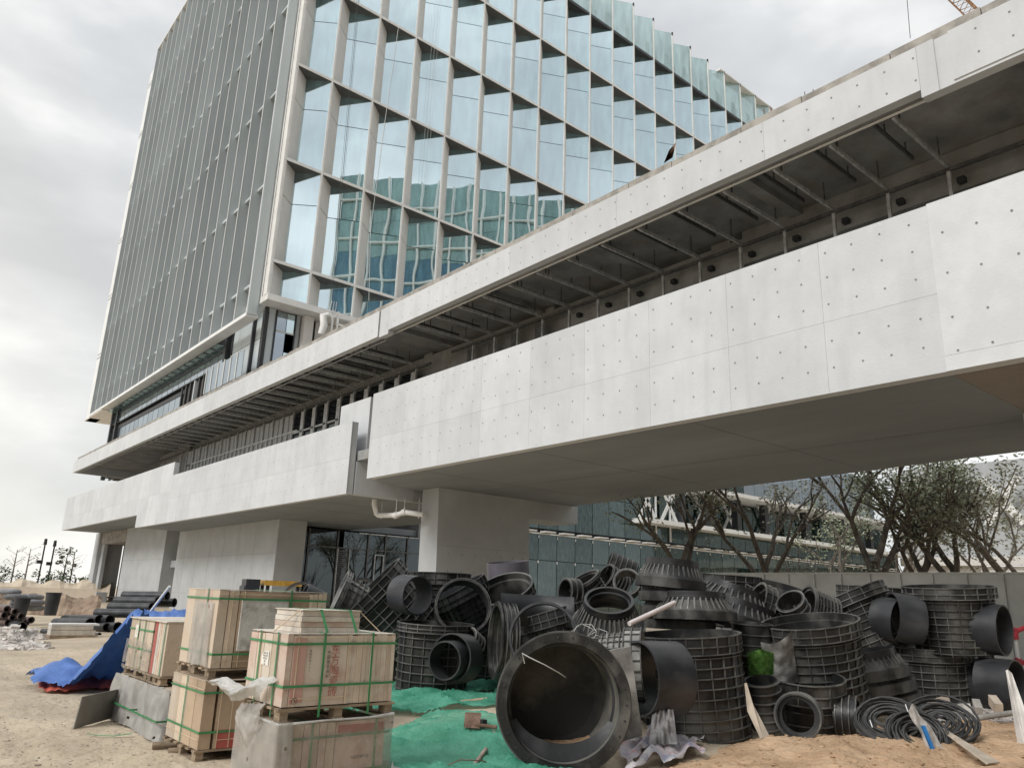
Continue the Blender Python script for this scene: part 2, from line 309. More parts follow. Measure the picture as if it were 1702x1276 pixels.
# dark entrance glazing under the soffit
for i in range(1,8):
    x=19.9+i*1.45
for x0,x1 in ((20.05,21.45),(21.5,23.4),(23.9,25.6),(25.7,26.9),(27.0,28.6),(28.7,30.2),(30.3,32),(32.1,34)):
    for z0,z1 in ((-.2,4.28),(4.36,5.35)):
        MB().box((x0,45.0,z0),(x1,45.06,z1)).build('pane',dglass,pod,True)
for x in (20.0,21.47,23.45,25.65,26.95,28.65,30.25,32.05): pb('mullion',(x-.05,44.9,-.2),(x+.05,45.12,5.4),galvd)
pb('transom',(20,44.93,4.28),(34,45.1,4.36),galvd); pb('transom',(24.9,44.9,5.3),(30,45.0,5.36),galv)
for k in range(28): pb('louvre_blade',(23.52,44.93,.6+k*.13),(24.3,45.0,.67+k*.13),galvd)
pb('louvre_frame',(23.46,44.88,.3),(23.52,44.98,4.3),galv); pb('louvre_frame',(24.3,44.88,.3),(24.36,44.98,4.3),galv)
for a in (26.15,26.8): pb('door_frame',(a,44.85,0),(a+.06,44.93,4.0),galv)
pb('door_frame',(26.15,44.85,4.0),(26.86,44.93,4.06),galv); pb('door_handle',(26.45,44.8,1.9),(26.75,44.84,1.94),white)
pb('void_back',(20,50,-.2),(45,50.2,5.4),voidm)
# roof fascia
pb('fascia_core',(15.03,2,11.83),(15.28,5.18,13.03),conc); 
panels('fascia_panel',15.03,4.83,5.18,11.81,13.05,[],[]); panels('fascia_panel',15.03,2,4.55,11.90,13.05,[],[])
pb('rusty_slot',(15.04,4.55,11.9),(15.2,4.83,13.0),mat('brown_stained_board',(0.30,0.22,0.17),.85,.35,4))
pb('fascia_core',(15.03,5.18,12.02),(15.28,26.1,13.03),conc); panels('fascia_panel',15.03,5.18,26.1,12.0,13.05,[8.8,13.6,18.4,23.2],[])
pb('fascia_core',(15.03,26.1,11.85),(15.28,26.82,13.03),conc); panels('fascia_panel',15.03,26.1,26.82,11.83,13.05,[],[])
pb('fascia_core',(15.03,26.95,11.9),(15.28,84.4,13.03),conc); panels('fascia_panel',15.03,26.95,84.5,11.9,13.05,[34,41,48,55,62,69,76],[])
pb('fascia_joint',(15.05,26.82,11.9),(15.2,26.95,13.05),seam)
ysx=[2]+[2+1.9*k+.25*math.sin(k*3) for k in range(1,44)]
for a,b in zip(ysx[:-1],ysx[1:]): pb('coping_block',(15.09,a+.01,13.055),(15.4,b-.01,13.29+.02*math.sin(a*5)),cope)
pb('end_fascia',(15.3,84.2,11.9),(26,84.5,13.05),conc)
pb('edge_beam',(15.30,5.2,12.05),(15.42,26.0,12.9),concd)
pb('drip_angle',(15.43,4.7,11.99),(15.47,26.9,12.03),white); pb('drip_angle',(15.43,27.0,11.84),(15.46,83.5,11.87),galv)
pb('roof_slab',(15.42,3,12.66),(25.2,28.4,13.0),concd); pb('roof_slab',(15.3,28.4,12.66),(24.5,46,13.0),concd); pb('roof_slab',(15.3,46,12.66),(102,84.4,13.0),concd)
MB().prism([(15.4,-1),(15.4,3.4),(23,3.4),(23,-1)],12.2,12.9).build('roof_slab',concd,pod,True)
for y in (10,15.5,21,27,33,39,45,51): pb('slab_beam',(15.5,y,12.45),(22,y+.35,12.659),concd)
# level-two soffit steelwork
brk=MB(); brk.box((15.5,-.03,11.95),(18.4,.03,11.98)); brk.box((15.5,-.03,11.98),(18.4,-.024,12.06)); BRK=brk.mesh('bracket',galv)
bk2=MB(); bk2.box((15.6,.0,12.34),(18.1,.05,12.44)); BK2=bk2.mesh('channel',galvd)
hg=MB(); hg.box((-.015,-.015,0),(.015,.015,.66)); HG=hg.mesh('hanger',galvd)
MU=MB().box((18.37,-.04,7.3),(18.45,.04,12.0)).mesh('mullion',galv)
k=0
for i in range(0,40):
    y=5.97+1.45*i
    if y>70: break
    if 26<y<28: continue
    dz=-.1 if y>27 else 0
    inst('bracket',BRK,pod,True,(0,y,dz)); inst('channel',BK2,pod,True,(0,y+.62,dz))
    for x in (15.9,18.0): inst('hanger',HG,pod,True,(x,y+.02,11.98+dz)); 
    for x in (16.6,17.7): inst('hanger',HG,pod,True,(x,y+.64,12.4+dz),scale=(1,1,.4))
    inst('mullion',MU,pod,True,(0,y,dz))
    if y<20: pb('junction_box',(18.7,y-.22,11.66),(18.88,y-.05,11.8),darkm)
pb('head_rail',(18.36,3,11.86),(18.46,26.4,11.95),galvd); pb('head_rail',(18.36,28,11.70),(18.46,72,11.78),galvd)
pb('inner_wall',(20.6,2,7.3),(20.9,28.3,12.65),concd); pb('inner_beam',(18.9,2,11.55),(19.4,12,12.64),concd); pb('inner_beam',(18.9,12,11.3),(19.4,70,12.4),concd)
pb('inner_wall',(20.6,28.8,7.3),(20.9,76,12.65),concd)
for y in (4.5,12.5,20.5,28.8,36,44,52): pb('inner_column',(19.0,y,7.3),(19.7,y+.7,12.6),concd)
# glazed and panelled bays further along
ylist=[5.97+1.45*i for i in range(16,22)]
for i in range(40):
    y=5.97+1.45*i
    if 19.5<y<26: MB().box((18.46,y+.06,7.4),(18.5,y+.5,11.8)).build('stud_panel',galvd,pod,True)
    if 28<y<41.5:
        MB().box((18.47,y+.1,7.4),(18.5,y+1.35,11.65)).build('pane',dglass,pod,True); MB().box((18.40,y+.1,10.4),(18.46,y+1.35,10.5)).build('rail',galv,pod,True)
        MB().box((18.4,y+.05,7.4),(18.46,y+.42,11.6)).build('stud_panel',galv,pod,True)
    if 41.5<y<60:
        for q in (0,.72):
            MB().box((18.47,y+q+.05,10.62),(18.5,y+q+.67,11.65)).build('grey_board',concw,pod,True); MB().box((18.47,y+q+.05,7.4),(18.5,y+q+.67,10.5)).build('grey_board',concw,pod,True)
            MB().box((18.38,y+q-.06,7.4),(18.46,y+q+.06,10.5)).build('stud',galv,pod,True)
    if 60<y<69: MB().box((18.5,y+.03,7.4),(18.55,y+1.42,12.5)).build('raw_panel',concd,pod,True)
pb('rail',(18.38,41.5,10.5),(18.47,60,10.6),galv)
# tie holes (small plugs set in a sixty centimetre grid)
th=MB(); 
def hole(y,z,x=15.0,r=.023):
    vs=[(x-.004,y+r*math.cos(a*math.pi/4),z+r*math.sin(a*math.pi/4)) for a in range(8)]; th.add(vs+[(x-.0041,y,z)],[(8,(a+1)%8,a) for a in range(8)])
random.seed(3)
y=2.7
while y<26.6:
    for z in ((9.12,8.53,7.93,7.1,6.5) if y>5.4 else (8.71,7.86,6.99,6.32)): hole(y+random.uniform(-.015,.015),z+random.uniform(-.015,.015),14.998 if y>5.4 else 14.945)
    y+=.6
y=28.9
while y<58:
    for z in (8.25,7.65,6.7,6.1): hole(y,z+random.uniform(-.02,.02),14.998,.022)
    y+=.6
y=2.85
while y<60:
    if not (4.4<y<5.0 or 26.7<y<27.1):
        for z in (12.81,12.27): hole(y,z,14.998)
    y+=.6
tag(th.build('tie_hole',holem,pod,True),kind='stuff')
th2=MB()
for x in (18.9,19.6,20.3,21,21.7,22.4,23):
    for z in (2.6,3.3,.9): 
        r=.03; th2.add([(x+r*math.cos(a*math.pi/4),26.495,z+r*math.sin(a*math.pi/4)) for a in range(8)],[tuple(range(8))])
tag(th2.build('pillar_tie_hole',holem,pod,True),kind='stuff')
# white pvc drain under the soffit
pv=empty('drain_pipe',(19.4,30.4,5.2),'white plastic drain pipe with an elbow hung under the balcony soffit beside the pillar','pipe')
p0=at(622,838,33); p1=at(626,856,33); p2=at(658,856,32.6); p3=at(672,851,32.4); p4=at(704,855,32)
b=MB(); b.tube([p0+Vector((0,0,.25)),p0,p1-Vector((0,0,-.05)),p1+(p2-p1)*.08,p2,p3,p4],.11,10); b.build('pipe',white,pv,True)
for p in (p1+(p2-p1)*.25,p2,p3,p1+(p4-p1)*.9): MB().tube([p-Vector((0,0,.15)),Vector((p.x,p.y,5.52))],.025,6).build('hanger',galv,pv,True)
for p in (p2,p3): MB().tube([p-(p3-p2)*.2,p+(p3-p2)*.2],.14,10).build('coupling',white,pv,True)

# ================= tower =================
OT=Vector((20,52.7,13))
tw=empty('office_tower',OT,'tall office tower with sawtooth blue glass front and grey vertical fins','building')
def tb(name,a,b,m): return MB().box(a,b).build(name,m,tw,True)
YF=52.68
XS=[19.9,23.1]+[23.1+3.83*k for k in range(1,19)]
ZL=[25.6,34.25,42.95,51.65,60.2]
def bay(w,h,name,m,d=1.25,s=1.38,fw=.14): # sloping glass in one bay: local origin = fin front corner
    return MB().add([(s,d,0),(w-fw,.06,0),(w-fw,.06,h),(s,d,h),(s+.02,d+.05,0),(w-fw,.12,0),(w-fw,.12,h),(s+.02,d+.05,h)],[(0,1,2,3),(7,6,5,4),(0,4,5,1),(3,2,6,7),(1,5,6,2),(0,3,7,4)]).mesh(name,m)
def rev(h,name,m=beige): return MB().add([(0,0,0),(1.38,1.25,0),(1.38,1.25,h),(0,0,h),(0,.06,0),(1.36,1.31,0),(1.36,1.31,h),(0,.06,h)],[(0,1,2,3),(7,6,5,4),(0,4,5,1),(3,2,6,7),(1,5,6,2),(0,3,7,4)]).mesh(name,m)
def pd(w): 
    return w
rows=[(22.75,25.36,None)]+[(a,b-.24,b-3.1) for a,b in zip(ZL[:-1],ZL[1:])]+[(60.2,67.6,64.95)]
cache={}
def g(w,h,kind):
    k=(round(w,2),round(h,2),kind)
    if k not in cache:
        cache[k]= bay(w,h,'pane',tglass) if kind=='t' else bay(w,h,'pane',pglass) if kind=='p' else rev(h,'reveal_panel')
    return cache[k]
for i in range(len(XS)-1):
    x=XS[i]; wd=XS[i+1]-x
    for (a,b,t) in rows:
        cuts=[(a,b)] if t is None else [(a,t-.03),(t+.03,b)]
        for c,d in cuts:
            inst('pane',g(wd,d-c,'t'),tw,True,(x,YF,c))
            inst('reveal_panel',g(wd,d-c,'r'),tw,True,(x,YF,c))
    # parapet glass
    inst('parapet_pane',g(wd,5.9,'p'),tw,True,(x,YF,67.95))
    for q,(s0,s1) in enumerate(((.3,1.25),(1.6,1.95),(2.35,2.65))):
        if s1<wd: tb('parapet_upright',(x+s0+.6,YF+2.2,68.2),(x+s1+.6,YF+2.4,72.6-.5*q),white)
    tb('fin',(x-.14,YF-.06,22.7),(x,YF+.34,73.85 if x>80 else 73.5),alu)
tb('fin',(XS[-1]-.2,YF-.06,22.7),(XS[-1],YF+.34,73.85),alu)
for i,x in enumerate(XS[1:]): tb('roof_post',(x-.12,YF-.08,73.4),(x+.02,YF+.1,73.95),darkm)
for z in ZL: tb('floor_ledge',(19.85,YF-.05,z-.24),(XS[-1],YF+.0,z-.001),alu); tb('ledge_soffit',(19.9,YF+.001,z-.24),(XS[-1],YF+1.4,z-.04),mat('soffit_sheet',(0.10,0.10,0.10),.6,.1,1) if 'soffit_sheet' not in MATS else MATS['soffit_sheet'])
tb('slot',(XS[0],YF+.05,67.6),(XS[-1],YF+1.4,67.95),darkm)
tb('top_ledge',(79.6,YF-.04,73.85),(XS[-1]+1,YF+1.4,74.05),alu)
tb('bottom_slab',(19.8,YF-.25,22.25),(XS[-1],YF+4,22.74),alu)
tb('backing_wall',(20.2,YF+1.42,22.8),(XS[-1],YF+1.7,67.6),darkm)
tb('tower_core',(20.3,YF+1.9,22.4),(XS[-1]-.5,103,67.5),voidm); tb('terrace_core',(21.3,YF+4,13),(XS[-1]-.5,96.5,22.3),voidm)
tb('roof_deck',(20.3,YF+1.9,67.5),(XS[-1]-.5,103,68.0),concd)
# corner column of white panels
zz=[22.75,25.35,31.2,34.0,39.85,42.7,48.6,51.4,57.1,60,64.9,67.7,73.8]
for a,b in zip(zz[:-1],zz[1:]):
    tb('corner_panel',(19.82,YF-.03,a+.02),(20.02,54.7,b-.02),alu)
    tb('corner_strip',(19.80,53.5,a+.02),(19.82,53.56,b-.02),seam)
# left facade: tall vertical fins standing out from the wall
FN=MB().box((0,-.03,0),(.97,.03,52.5)).mesh('fin_blade',finm); FE=MB().box((-.05,-.045,0),(-.002,.045,52.5)).mesh('fin_edge',finw)
NF=20; SF=2.58
for k in range(NF):
    y=54+SF*k
    inst('fin_blade',FN,tw,True,(19.0,y,21.42)); inst('fin_edge',FE,tw,True,(19.0,y,21.42))
tb('bottom_tray',(18.94,53.95,21.12),(19.86,103.2,21.40),finw)
tb('end_cap',(18.97,53.86,21.3),(19.7,53.95,73.9),finm)
random.seed(5)
for zc in (24.1,32.7,41.4,50.0,58.6,66.5):
    for k in range(NF-1):
        y=54+SF*k; tb('cross_rail',(19.42,y+.05,zc-.12),(19.85,y+SF-.05,zc+.12),finm)
for k in range(0,10):
    for q in range(7):
        z=23+random.uniform(0,48); y=54+SF*k; tb('fixing_bracket',(19.87,y-.12,z),(20.0,y+.1,z+.35),darkm)
tb('side_wall',(20.03,54.75,22.4),(20.28,103,73.4),mat('side_wall_glass',(0.10,0.115,0.12),.4,.25,.4))
tb('top_frame',(18.97,53.95,73.93),(20.0,103,74.15),finw)
MB().box((19.15,103.2,21.0),(20.3,105.8,71.5)).build('end_bay',finw,tw,True); 
for z in (29,37,45,53,61,69): tb('end_bay_joint',(19.13,103.3,z),(19.149,105.7,z+.08),seam); tb('end_bay_joint',(19.13,103.3,z+.5),(19.149,105.7,z+.56),seam)
tb('end_bay_edge',(19.05,103.15,21.0),(19.149,103.3,71.5),white)
tb('end_soffit',(19.0,97,21.0),(28,105.8,21.11),alu)
# terrace storey glazing
y=61.5
while y<97:
    dark=61.5<y<71.5
    if dark:
        tb('door_leaf',(20.6,y+.1,13.1),(20.65,y+.75,19.3),mat('bronze_door',(0.14,0.13,0.12),.45,.1,1) if 'bronze_door' not in MATS else MATS['bronze_door']); tb('door_post',(20.4,y+.78,13.1),(20.7,y+1.02,19.3),darkm if int(y*2)%3 else finm)
        y+=1.15
    else:
        tb('pane',(20.5,y+.05,13.1),(20.54,y+1.65,18.55),eglass); y+=1.7
    
y=61.5
tb('spandrel',(20.48,71.5,18.6),(20.56,97,19.0),darkm); 
while y<97:
    tb('pane',(20.4,y+.04,19.42),(20.44,y+1.65,20.4),eglass); tb('canopy_pane',(19.6,y+.04,20.75),(20.5,y+1.3,20.79),MATS.get('pg2') or glassmat('pg2',(0.7,0.85,0.85),.6,(.3,.4,.4),.01,trans=.4)); tb('clip',(20.36,y-.03,19.5),(20.4,y+.03,19.7),white); y+=1.7
tb('transom',(20.36,61,19.3),(20.46,97,19.40),darkm); tb('transom',(20.36,61,20.42),(20.46,97,20.5),darkm)
tb('inner_terrace_wall',(20.95,54.5,13),(21.1,97,22.3),darkm)
for y in (61.2,96.9,94.6): tb('terrace_column',(20.2,y,13),(20.6,y+.45,22.2),darkm)
for y in (55.0,56.9,58.8): tb('wall_panel',(20.6,y,13.1),(20.65,y+1.85,20.0),finm); tb('wall_panel',(20.6,y,20.05),(20.65,y+1.85,22.2),finm)
for y in (53.9,56.0): tb('terrace_column',(20.35,y,13),(20.6,y+.25,22.2),darkm)
y=54.3
while y<61: # glass railing in front
    tb('railing_pane',(19.3,y,16.6),(19.33,y+1.2,18.6),eglass); tb('railing_post',(19.25,y+1.2,16.6),(19.34,y+1.3,18.7),alu); tb('railing_pane',(19.3,y,14.2),(19.33,y+1.2,16.0),eglass); y+=1.32
tb('railing_band',(19.28,54.3,16.0),(19.36,61,16.6),darkm)
# set-back front wall below the tower
def fw(name,x0,x1,z0,z1,m,y=54): return tb(name,(x0,y,z0),(x1,y+.06,z1),m)
fw('wall_panel',20.7,21.2,13,22.2,finm); fw('mullion',21.2,21.32,13,22.2,darkm,53.9)
fw('pane',21.34,22.1,13,20.5,eglass); fw('pane',22.15,22.75,19,22.1,tglass); fw('spandrel',22.1,22.75,17.9,18.4,darkm,53.95); fw('pane',22.15,22.75,13,17.85,tglass); fw('pane',22.15,22.75,18.45,20.5,tglass)
fw('transom',21.3,22.8,20.52,20.62,alu,53.95); fw('pane',21.34,22.1,20.65,22.1,eglass); fw('mullion',22.78,22.86,13,22.2,darkm,53.9)
fw('wall_panel',22.9,23.2,13,22.2,concw); tb('column',(23.35,53.5,13),(24.1,54.3,22.2),beige); fw('gap',24.1,24.6,13,22.2,darkm,54.3); fw('wall_panel',24.6,27,13,22.2,beige,54.2); fw('wall_panel',27,60,13,22.2,concw,55.5)
tb('door_opening',(27.2,55.3,13),(31,55.4,22.0),voidm)

# suspended working cradle parked on the terrace edge
cr=empty('access_cradle',(25.3,53.0,13.3),'pale suspended access cradle with hoist frame under the tower corner','cradle')
c0=ony(540,545,51.5); cx,cz=c0.x,c0.z
for dx in (.5,.95): MB().box((cx+dx,51.5,cz-2.5),(cx+dx+.14,51.65,cz+1.6)).build('post',alu,cr,True)
for dz in (-.3,.5,1.1): MB().box((cx+1.1,51.5,cz+dz),(cx+4.5,51.6,cz+dz+.14)).build('rail',alu,cr,True)
MB().tube([(cx-.3,51.5,cz-.6),(cx-.1,51.5,cz+.2),(cx-.25,51.5,cz+.9),(cx+.15,51.5,cz+1.1)],[.22,.3,.28,.2],8).build('hoist',alu,cr,True)
for k in range(3): MB().tube([(cx+.2+.25*k,51.5,cz+1.3),(cx+.35+.2*k,51.5,cz+2.3)],.04,5).build('hook_bar',galv,cr,True)
MB().tube([(cx+.2,51.5,cz+1.9),(XS[2]-2.9,52.5,73.5)],.012,4).build('wire_rope',darkm,cr,True)
MB().tube([(cx+.35,51.5,cz+1.9),(XS[2]-2.75,52.5,73.5)],.012,4).build('wire_rope',darkm,cr,True)
rp=empty('facade_rope',(28,52.4,13.3),'pair of thin ropes hanging down the glass front near the tower corner','rope')
pA=ony(613,500,52.3); MB().tube([pA,ony(616,380,52.3),ony(640,200,52.3),ony(663,40,52.3)],.018,5).build('rope',white,rp,True)
for q in (712,717,722): MB().tube([ony(q-12,300,52.3),ony(q+12,-10,52.3)],.010,4).build('rope',galv,rp,True)

# courtyard facade at y=45
ob=Vector((39,45,0))
cb=empty('courtyard_block',ob,'low green glass block with white roof ledges behind the trees','building')
def cbx(name,a,b,m): return MB().box(a,b).build(name,m,cb,True)
cache2={}
def pane(w,h,m):
    k=(w,h,m.name)
    if k not in cache2: cache2[k]=MB().box((0,0,0),(w,.06,h)).mesh('pane',m)
    return cache2[k]
for i in range(32):
    x=38.6+2.0*i
    inst('pane',pane(1.94,4.4,cglass),cb,True,(x,45,0.1)); inst('pane',pane(1.94,2.0,cglass),cb,True,(x,45,4.55))
    if x<53: inst('pane',pane(1.94,3.0,cglass),cb,True,(x,45,6.95)); inst('pane',pane(1.94,5,cglass),cb,True,(x,45,10.0))
    else:
        inst('pane',pane(1.94,1.3,cglass),cb,True,(x,45,6.95)); inst('pane',pane(1.94,2.9,cglass),cb,True,(x,46.6,8.9))
    cbx('canopy_clip',(x+.1,44.3,6.62+.002*i),(x+1.2,44.95,6.72+.002*i),alu); cbx('glass_clip',(x-.06,44.93,4.3),(x-.0,44.99,4.5),white); cbx('glass_clip',(x-.06,44.93,6.2),(x,44.99,6.4),white)
    inst('pane',pane(1.94,6,cglass if x<72 else eglass),cb,True,(x,47.5,12.6))
cbx('canopy_rail',(38.6,44.9,6.5),(102.6,44.99,6.6),alu)
cbx('white_ledge',(51.5,43.4,8.3),(102.6,46.5,8.68),white); cbx('white_ledge',(60.5,43.2,11.9),(103,47.4,12.25),white)
cbx('backing_wall',(38.6,48.6,0),(102.6,49,18.6),darkm); cbx('backing_wall',(38.6,45.4,0),(102.6,45.6,8.3),darkm)
for x in (58,62.5,67,72,80,88,95): cbx('column',(x,44.7,8.68),(x+.7,45.4,11.9),darkm)
for x in (54.5,56.5): cbx('bright_mullion',(x,44.8,7),(x+.12,44.95,12),white)
for k,x in enumerate((52.2,55.2,58.3,62,66.5,73,81)):
    for s in (-1,1):
        M=Matrix.Translation((x+1.2,46.2 if x>56 else 44.85,10.4))@Matrix.Rotation(s*R(35),4,'Y'); MB().box((-.16,-.05,-1.9),(.16,.05,1.9),M).build('diagonal_brace',alu,cb,True)
# far white block at the right with cross braces
wb=empty('white_block',(104,26,0),'pale concrete block with a big cross brace behind the right-hand trees','building')
def wbx(name,a,b,m): return MB().box(a,b).build(name,m,wb,True)
wbx('wall',(104,4,8.2),(106,45,12.0),concw); wbx('wall',(104,4,0),(106,20,7.8),white); wbx('wall',(104,24,0),(106,36,7.2),white); wbx('wall',(104.2,36,0),(106,45,8.2),beige)
wbx('dark_opening',(104.4,20,0),(104.6,24,7.2),voidm); wbx('fascia',(103.2,4,7.3),(104,45,8.3),beige); wbx('wall',(106,4,12),(108,45,20),concw); wbx('cornice',(103,4,14.7),(104.5,22,20),concw)
for k in range(5): wbx('louvre',(104.2,21,.5+k*1.3),(104.3,23.2,1.2+k*1.3),alu)
for s in (-1,1):
    M=Matrix.Translation((103.6,32.6,14.8))@Matrix.Rotation(s*R(36),4,'X'); MB().box((-.2,-.45,-3.4),(.2+.05*s,.45,3.4),M).build('cross_brace',white,wb,True)
# twin wing facing the tower front across the court (seen mirrored in the glass)
OW=Vector((-20,-28,0))
wn=empty('glass_wing',OW,'green glass office wing across the street, seen mirrored in the lower tower windows','building')
for i in range(19):
    x=-20+3.83*i
    for a,b in ((30,38.4),(38.7,47),(47.3,55.6),(55.9,64.2),(64.5,72.8),(73.1,81.0)):
        for c,d,m in ((a,b-3,wglassb if b<74 else wglass),(b-2.9,b,wglassb if b<66 else wglass)):
            inst('pane',(cache2.setdefault(('w',round(d-c,1),m.name),MB().box((0,-.1,0),(3.3,0,d-c)).mesh('pane',m))),wn,True,(x,-27.8,c))
    MB().box((x-.45,-27.75,22),(x-.05,-27.2,88)).build('fin',alu,wn,True)
    MB().box((x,-27.9,82.0),(x+3.3,-27.8,88)).build('parapet_pane',wglass,wn,True)
for z in (38.55,47.15,55.75,64.35,72.95,81.4): MB().box((-20,-27.8,z-.16),(52,-27.1,z+.16)).build('floor_ledge',alu,wn,True)
MB().box((-20,-48,0),(52,-28.0,82)).build('core',darkm,wn,True)

# ================= pile of plastic manhole chambers =================
def orient(p,a,u,t,roll=0):
    """matrix at p whose +Z axis is a*right + u*up + t*towards the viewer's side, seen from the road"""
    d=Vector((p.x,p.y,0)).normalized(); right=Vector((d.y,-d.x,0)); Zv=(right*a+Vector((0,0,1))*u-d*t).normalized()
    q=Zv.to_track_quat('Z','Y').to_matrix().to_4x4()
    return Matrix.Translation(p)@q@Matrix.Rotation(R(roll),4,'Z')
def barrel_parts(e,r0,r1,h,rimh=.22,nv=22,gap=.115,mats=(plasd,plasr),inner=True,rimw=.045,n=44,floor=None,ringt=.011):
    """tapered ribbed chamber, open at the top; base at the local origin"""
    rad=lambda z:r0+(r1-r0)*z/h
    b=MB(); b.lathe([(r0,0),(rad(h-rimh),h-rimh),(r1+rimw,h-rimh+.01),(r1+rimw,h)],n); b.lathe([(r1+rimw,h),(r1+rimw-.02,h),(r1+rimw-.022,h-rimh*.45),(r1-.02,h-rimh*.5),(r0-.025,.02 if floor is None else floor)],n)
    b.build('barrel',mats[0],e)
    if floor is not None: MB().lathe([(0.001,floor),(r0-.02,floor)],n).build('floor_plate',plasin,e)
    k=MB(); z=.03
    while z<h-rimh-.02:
        k.ring(rad(z)-.005,rad(z)+.034,z,z+ringt,n); z+=gap
    for i in range(nv):
        a=2*math.pi*i/nv; M=Matrix.Rotation(a,4,'Z')
        k.add([(r0,-.006,0),(r0+.022,-.006,0),(rad(h-rimh)+.022,-.006,h-rimh),(rad(h-rimh),-.006,h-rimh),(r0,.006,0),(r0+.022,.006,0),(rad(h-rimh)+.022,.006,h-rimh),(rad(h-rimh),.006,h-rimh)],[(0,1,2,3),(7,6,5,4),(1,5,6,2),(3,2,6,7)],False,M)
    k.build('rib_grid',mats[1],e)
    q=MB()
    for z in (h-rimh+.01,h-rimh*.55,h-.012): q.ring(r1+rimw-.004,r1+rimw+.022,z,z+.013,n)
    for i in range(nv):
        M=Matrix.Rotation(2*math.pi*(i+.5)/nv,4,'Z'); q.box((r1+rimw-.003,-.006,h-rimh+.01),(r1+rimw+.018,.006,h),M)
    q.build('rim',mats[1],e)
def stub(e,r,L,zc,ang,r_body,m=None,wall=.022,tilt=0,name='stub_pipe'):
    """smooth branch pipe leaving the barrel side"""
    M=Matrix.Rotation(R(ang),4,'Z')@Matrix.Translation((r_body*.75,0,zc))@Matrix.Rotation(R(90+tilt),4,'Y')
    L2=L+r_body*.25; b=MB(); b.lathe([(r,0),(r,L2),(r-wall,L2),(r-wall,0)],36,M); return b.build(name,m or plasg,e)
def thing_at(name,cat,label,p,axis=(0,1,0),roll=0,group='black plastic manhole chambers in the pile'):
    return empty(name,None,label,cat,group,M=orient(p,*axis,roll))
def chamber(label,p,axis=(0,1,0),r0=.62,r1=.62,h=1.4,roll=0,stubs=(),**kw):
    e=thing_at('manhole_chamber','manhole chamber',label,p,axis,roll); barrel_parts(e,r0,r1,h,**kw)
    for (r,L,z,a) in stubs: stub(e,r,L,z,a,r0)
    return e
def cone(label,p,axis=(0,1,0),r=.66,rn=.36,h=.3,neck=.14,skirt=.12,roll=0,nr=36,proto=None):
    if proto is not None:
        return ctree(proto,orient(p,*axis,roll),label)
    e=thing_at('cone_cover','cone cover',label,p,axis,roll,'black plastic cone covers in the pile')
    MB().lathe([(r,0),(r+.02,0),(r+.02,skirt),(r,skirt),(rn+.03,skirt+h)],48).lathe([(r-.02,0),(r-.02,skirt-.02),(rn-.0,skirt+h-.02)],48).build('cone_shell',plasd,e)
    k=MB()
    for i in range(nr):
        M=Matrix.Rotation(2*math.pi*i/nr,4,'Z'); k.add([(r-.01,-.011,skirt),(rn+.04,-.011,skirt+h),(rn+.04,-.011,skirt+h+.035),(r-.03,-.011,skirt+.045),(r-.01,.011,skirt),(rn+.04,.011,skirt+h),(rn+.04,.011,skirt+h+.035),(r-.03,.011,skirt+.045)],[(0,1,2,3),(7,6,5,4),(3,2,6,7),(0,3,7,4)],False,M)
    k.build('radial_rib',plasr,e)
    MB().lathe([(rn+.03,skirt+h-.01),(rn+.03,skirt+h+neck),(rn-.005,skirt+h+neck),(rn-.005,skirt+h-.03)],44).build('neck',plas,e)
    MB().ring(rn-.035,rn+.032,skirt+h+neck*.42,skirt+h+neck*.5,44).build('seal_ring',plasg,e)
    return e
def coupling(label,p,axis,r=.25,h=.4,roll=0,rings=3,n=30,m=plasd):
    e=thing_at('ribbed_coupling','pipe coupling',label,p,axis,roll,'small ribbed couplings in the pile')
    MB().lathe([(r,0),(r,h),(r-.02,h),(r-.022,.0)],n).build('sleeve',m,e)
    k=MB()
    for i in range(rings): z=h-.02-i*(h-.04)/max(1,rings-1); k.ring(r-.003,r+.022,z,z+.014,n)
    k.build('ring',plasr,e); return e
def pipe(label,p,axis,r,h,m=None,roll=0,group='plain smooth pipe lengths in the pile'):
    e=thing_at('pipe_length','pipe',label,p,axis,roll,group)
    MB().lathe([(r,0),(r,h),(r-.022,h),(r-.022,0),(r,0)],44).build('shell',m or plasg,e); return e

# 1: big chamber lying on its side, mouth to the viewer
mp_=at(938,1168,7.25)
e=thing_at('manhole_chamber','manhole chamber','largest black manhole chamber lying on its side, its round mouth facing us in front',mp_-Vector((0,0,0)),(.13,.0,1))
MB().lathe([(.50,-.72),(.53,-.55),(.55,-.12),(.60,-.1),(.635,-.09),(.635,0),(.545,0),(.53,-.03)],72).build('barrel',plasd,e)
MB().lathe([(.53,-.03),(.505,-.66)],72).build('inner_wall',mat('dusty_inner_wall',(0.10,0.098,0.09),.55,.3,2,.05,40,col2=(0.27,0.255,0.22),thr=(.35,.7)),e)
MB().lathe([(.505,-.66),(.40,-.68),(.001,-.68)],72).build('floor_plate',plasin,e)
b=MB()
for i in range(26):
    a=2*math.pi*i/26; b.lathe([(.010,0),(.010,.008),(.001,.010)],10,Matrix.Translation((.592*math.cos(a),.592*math.sin(a),0)))
b.build('bolt',plasg,e)
MB().ring(.50,.522,-.22,-.20,72).build('inner_ledge',plasg,e)
MB().ring(.635,.65,-.05,-.03,72).build('flange_ring',plasr,e)
# crescent liner left in the mouth and dirt at the bottom
vs=[];fs=[]
for i in range(25):
    t=i/24; a=R(200+140*t); k=.03+math.sin(math.pi*t)*.10
    vs+=[((.525)*math.cos(a),(.525)*math.sin(a),-.10),((.503-k)*math.cos(a),(.503-k)*math.sin(a),-.14)]
for i in range(24): fs.append((2*i,2*i+2,2*i+3,2*i+1))
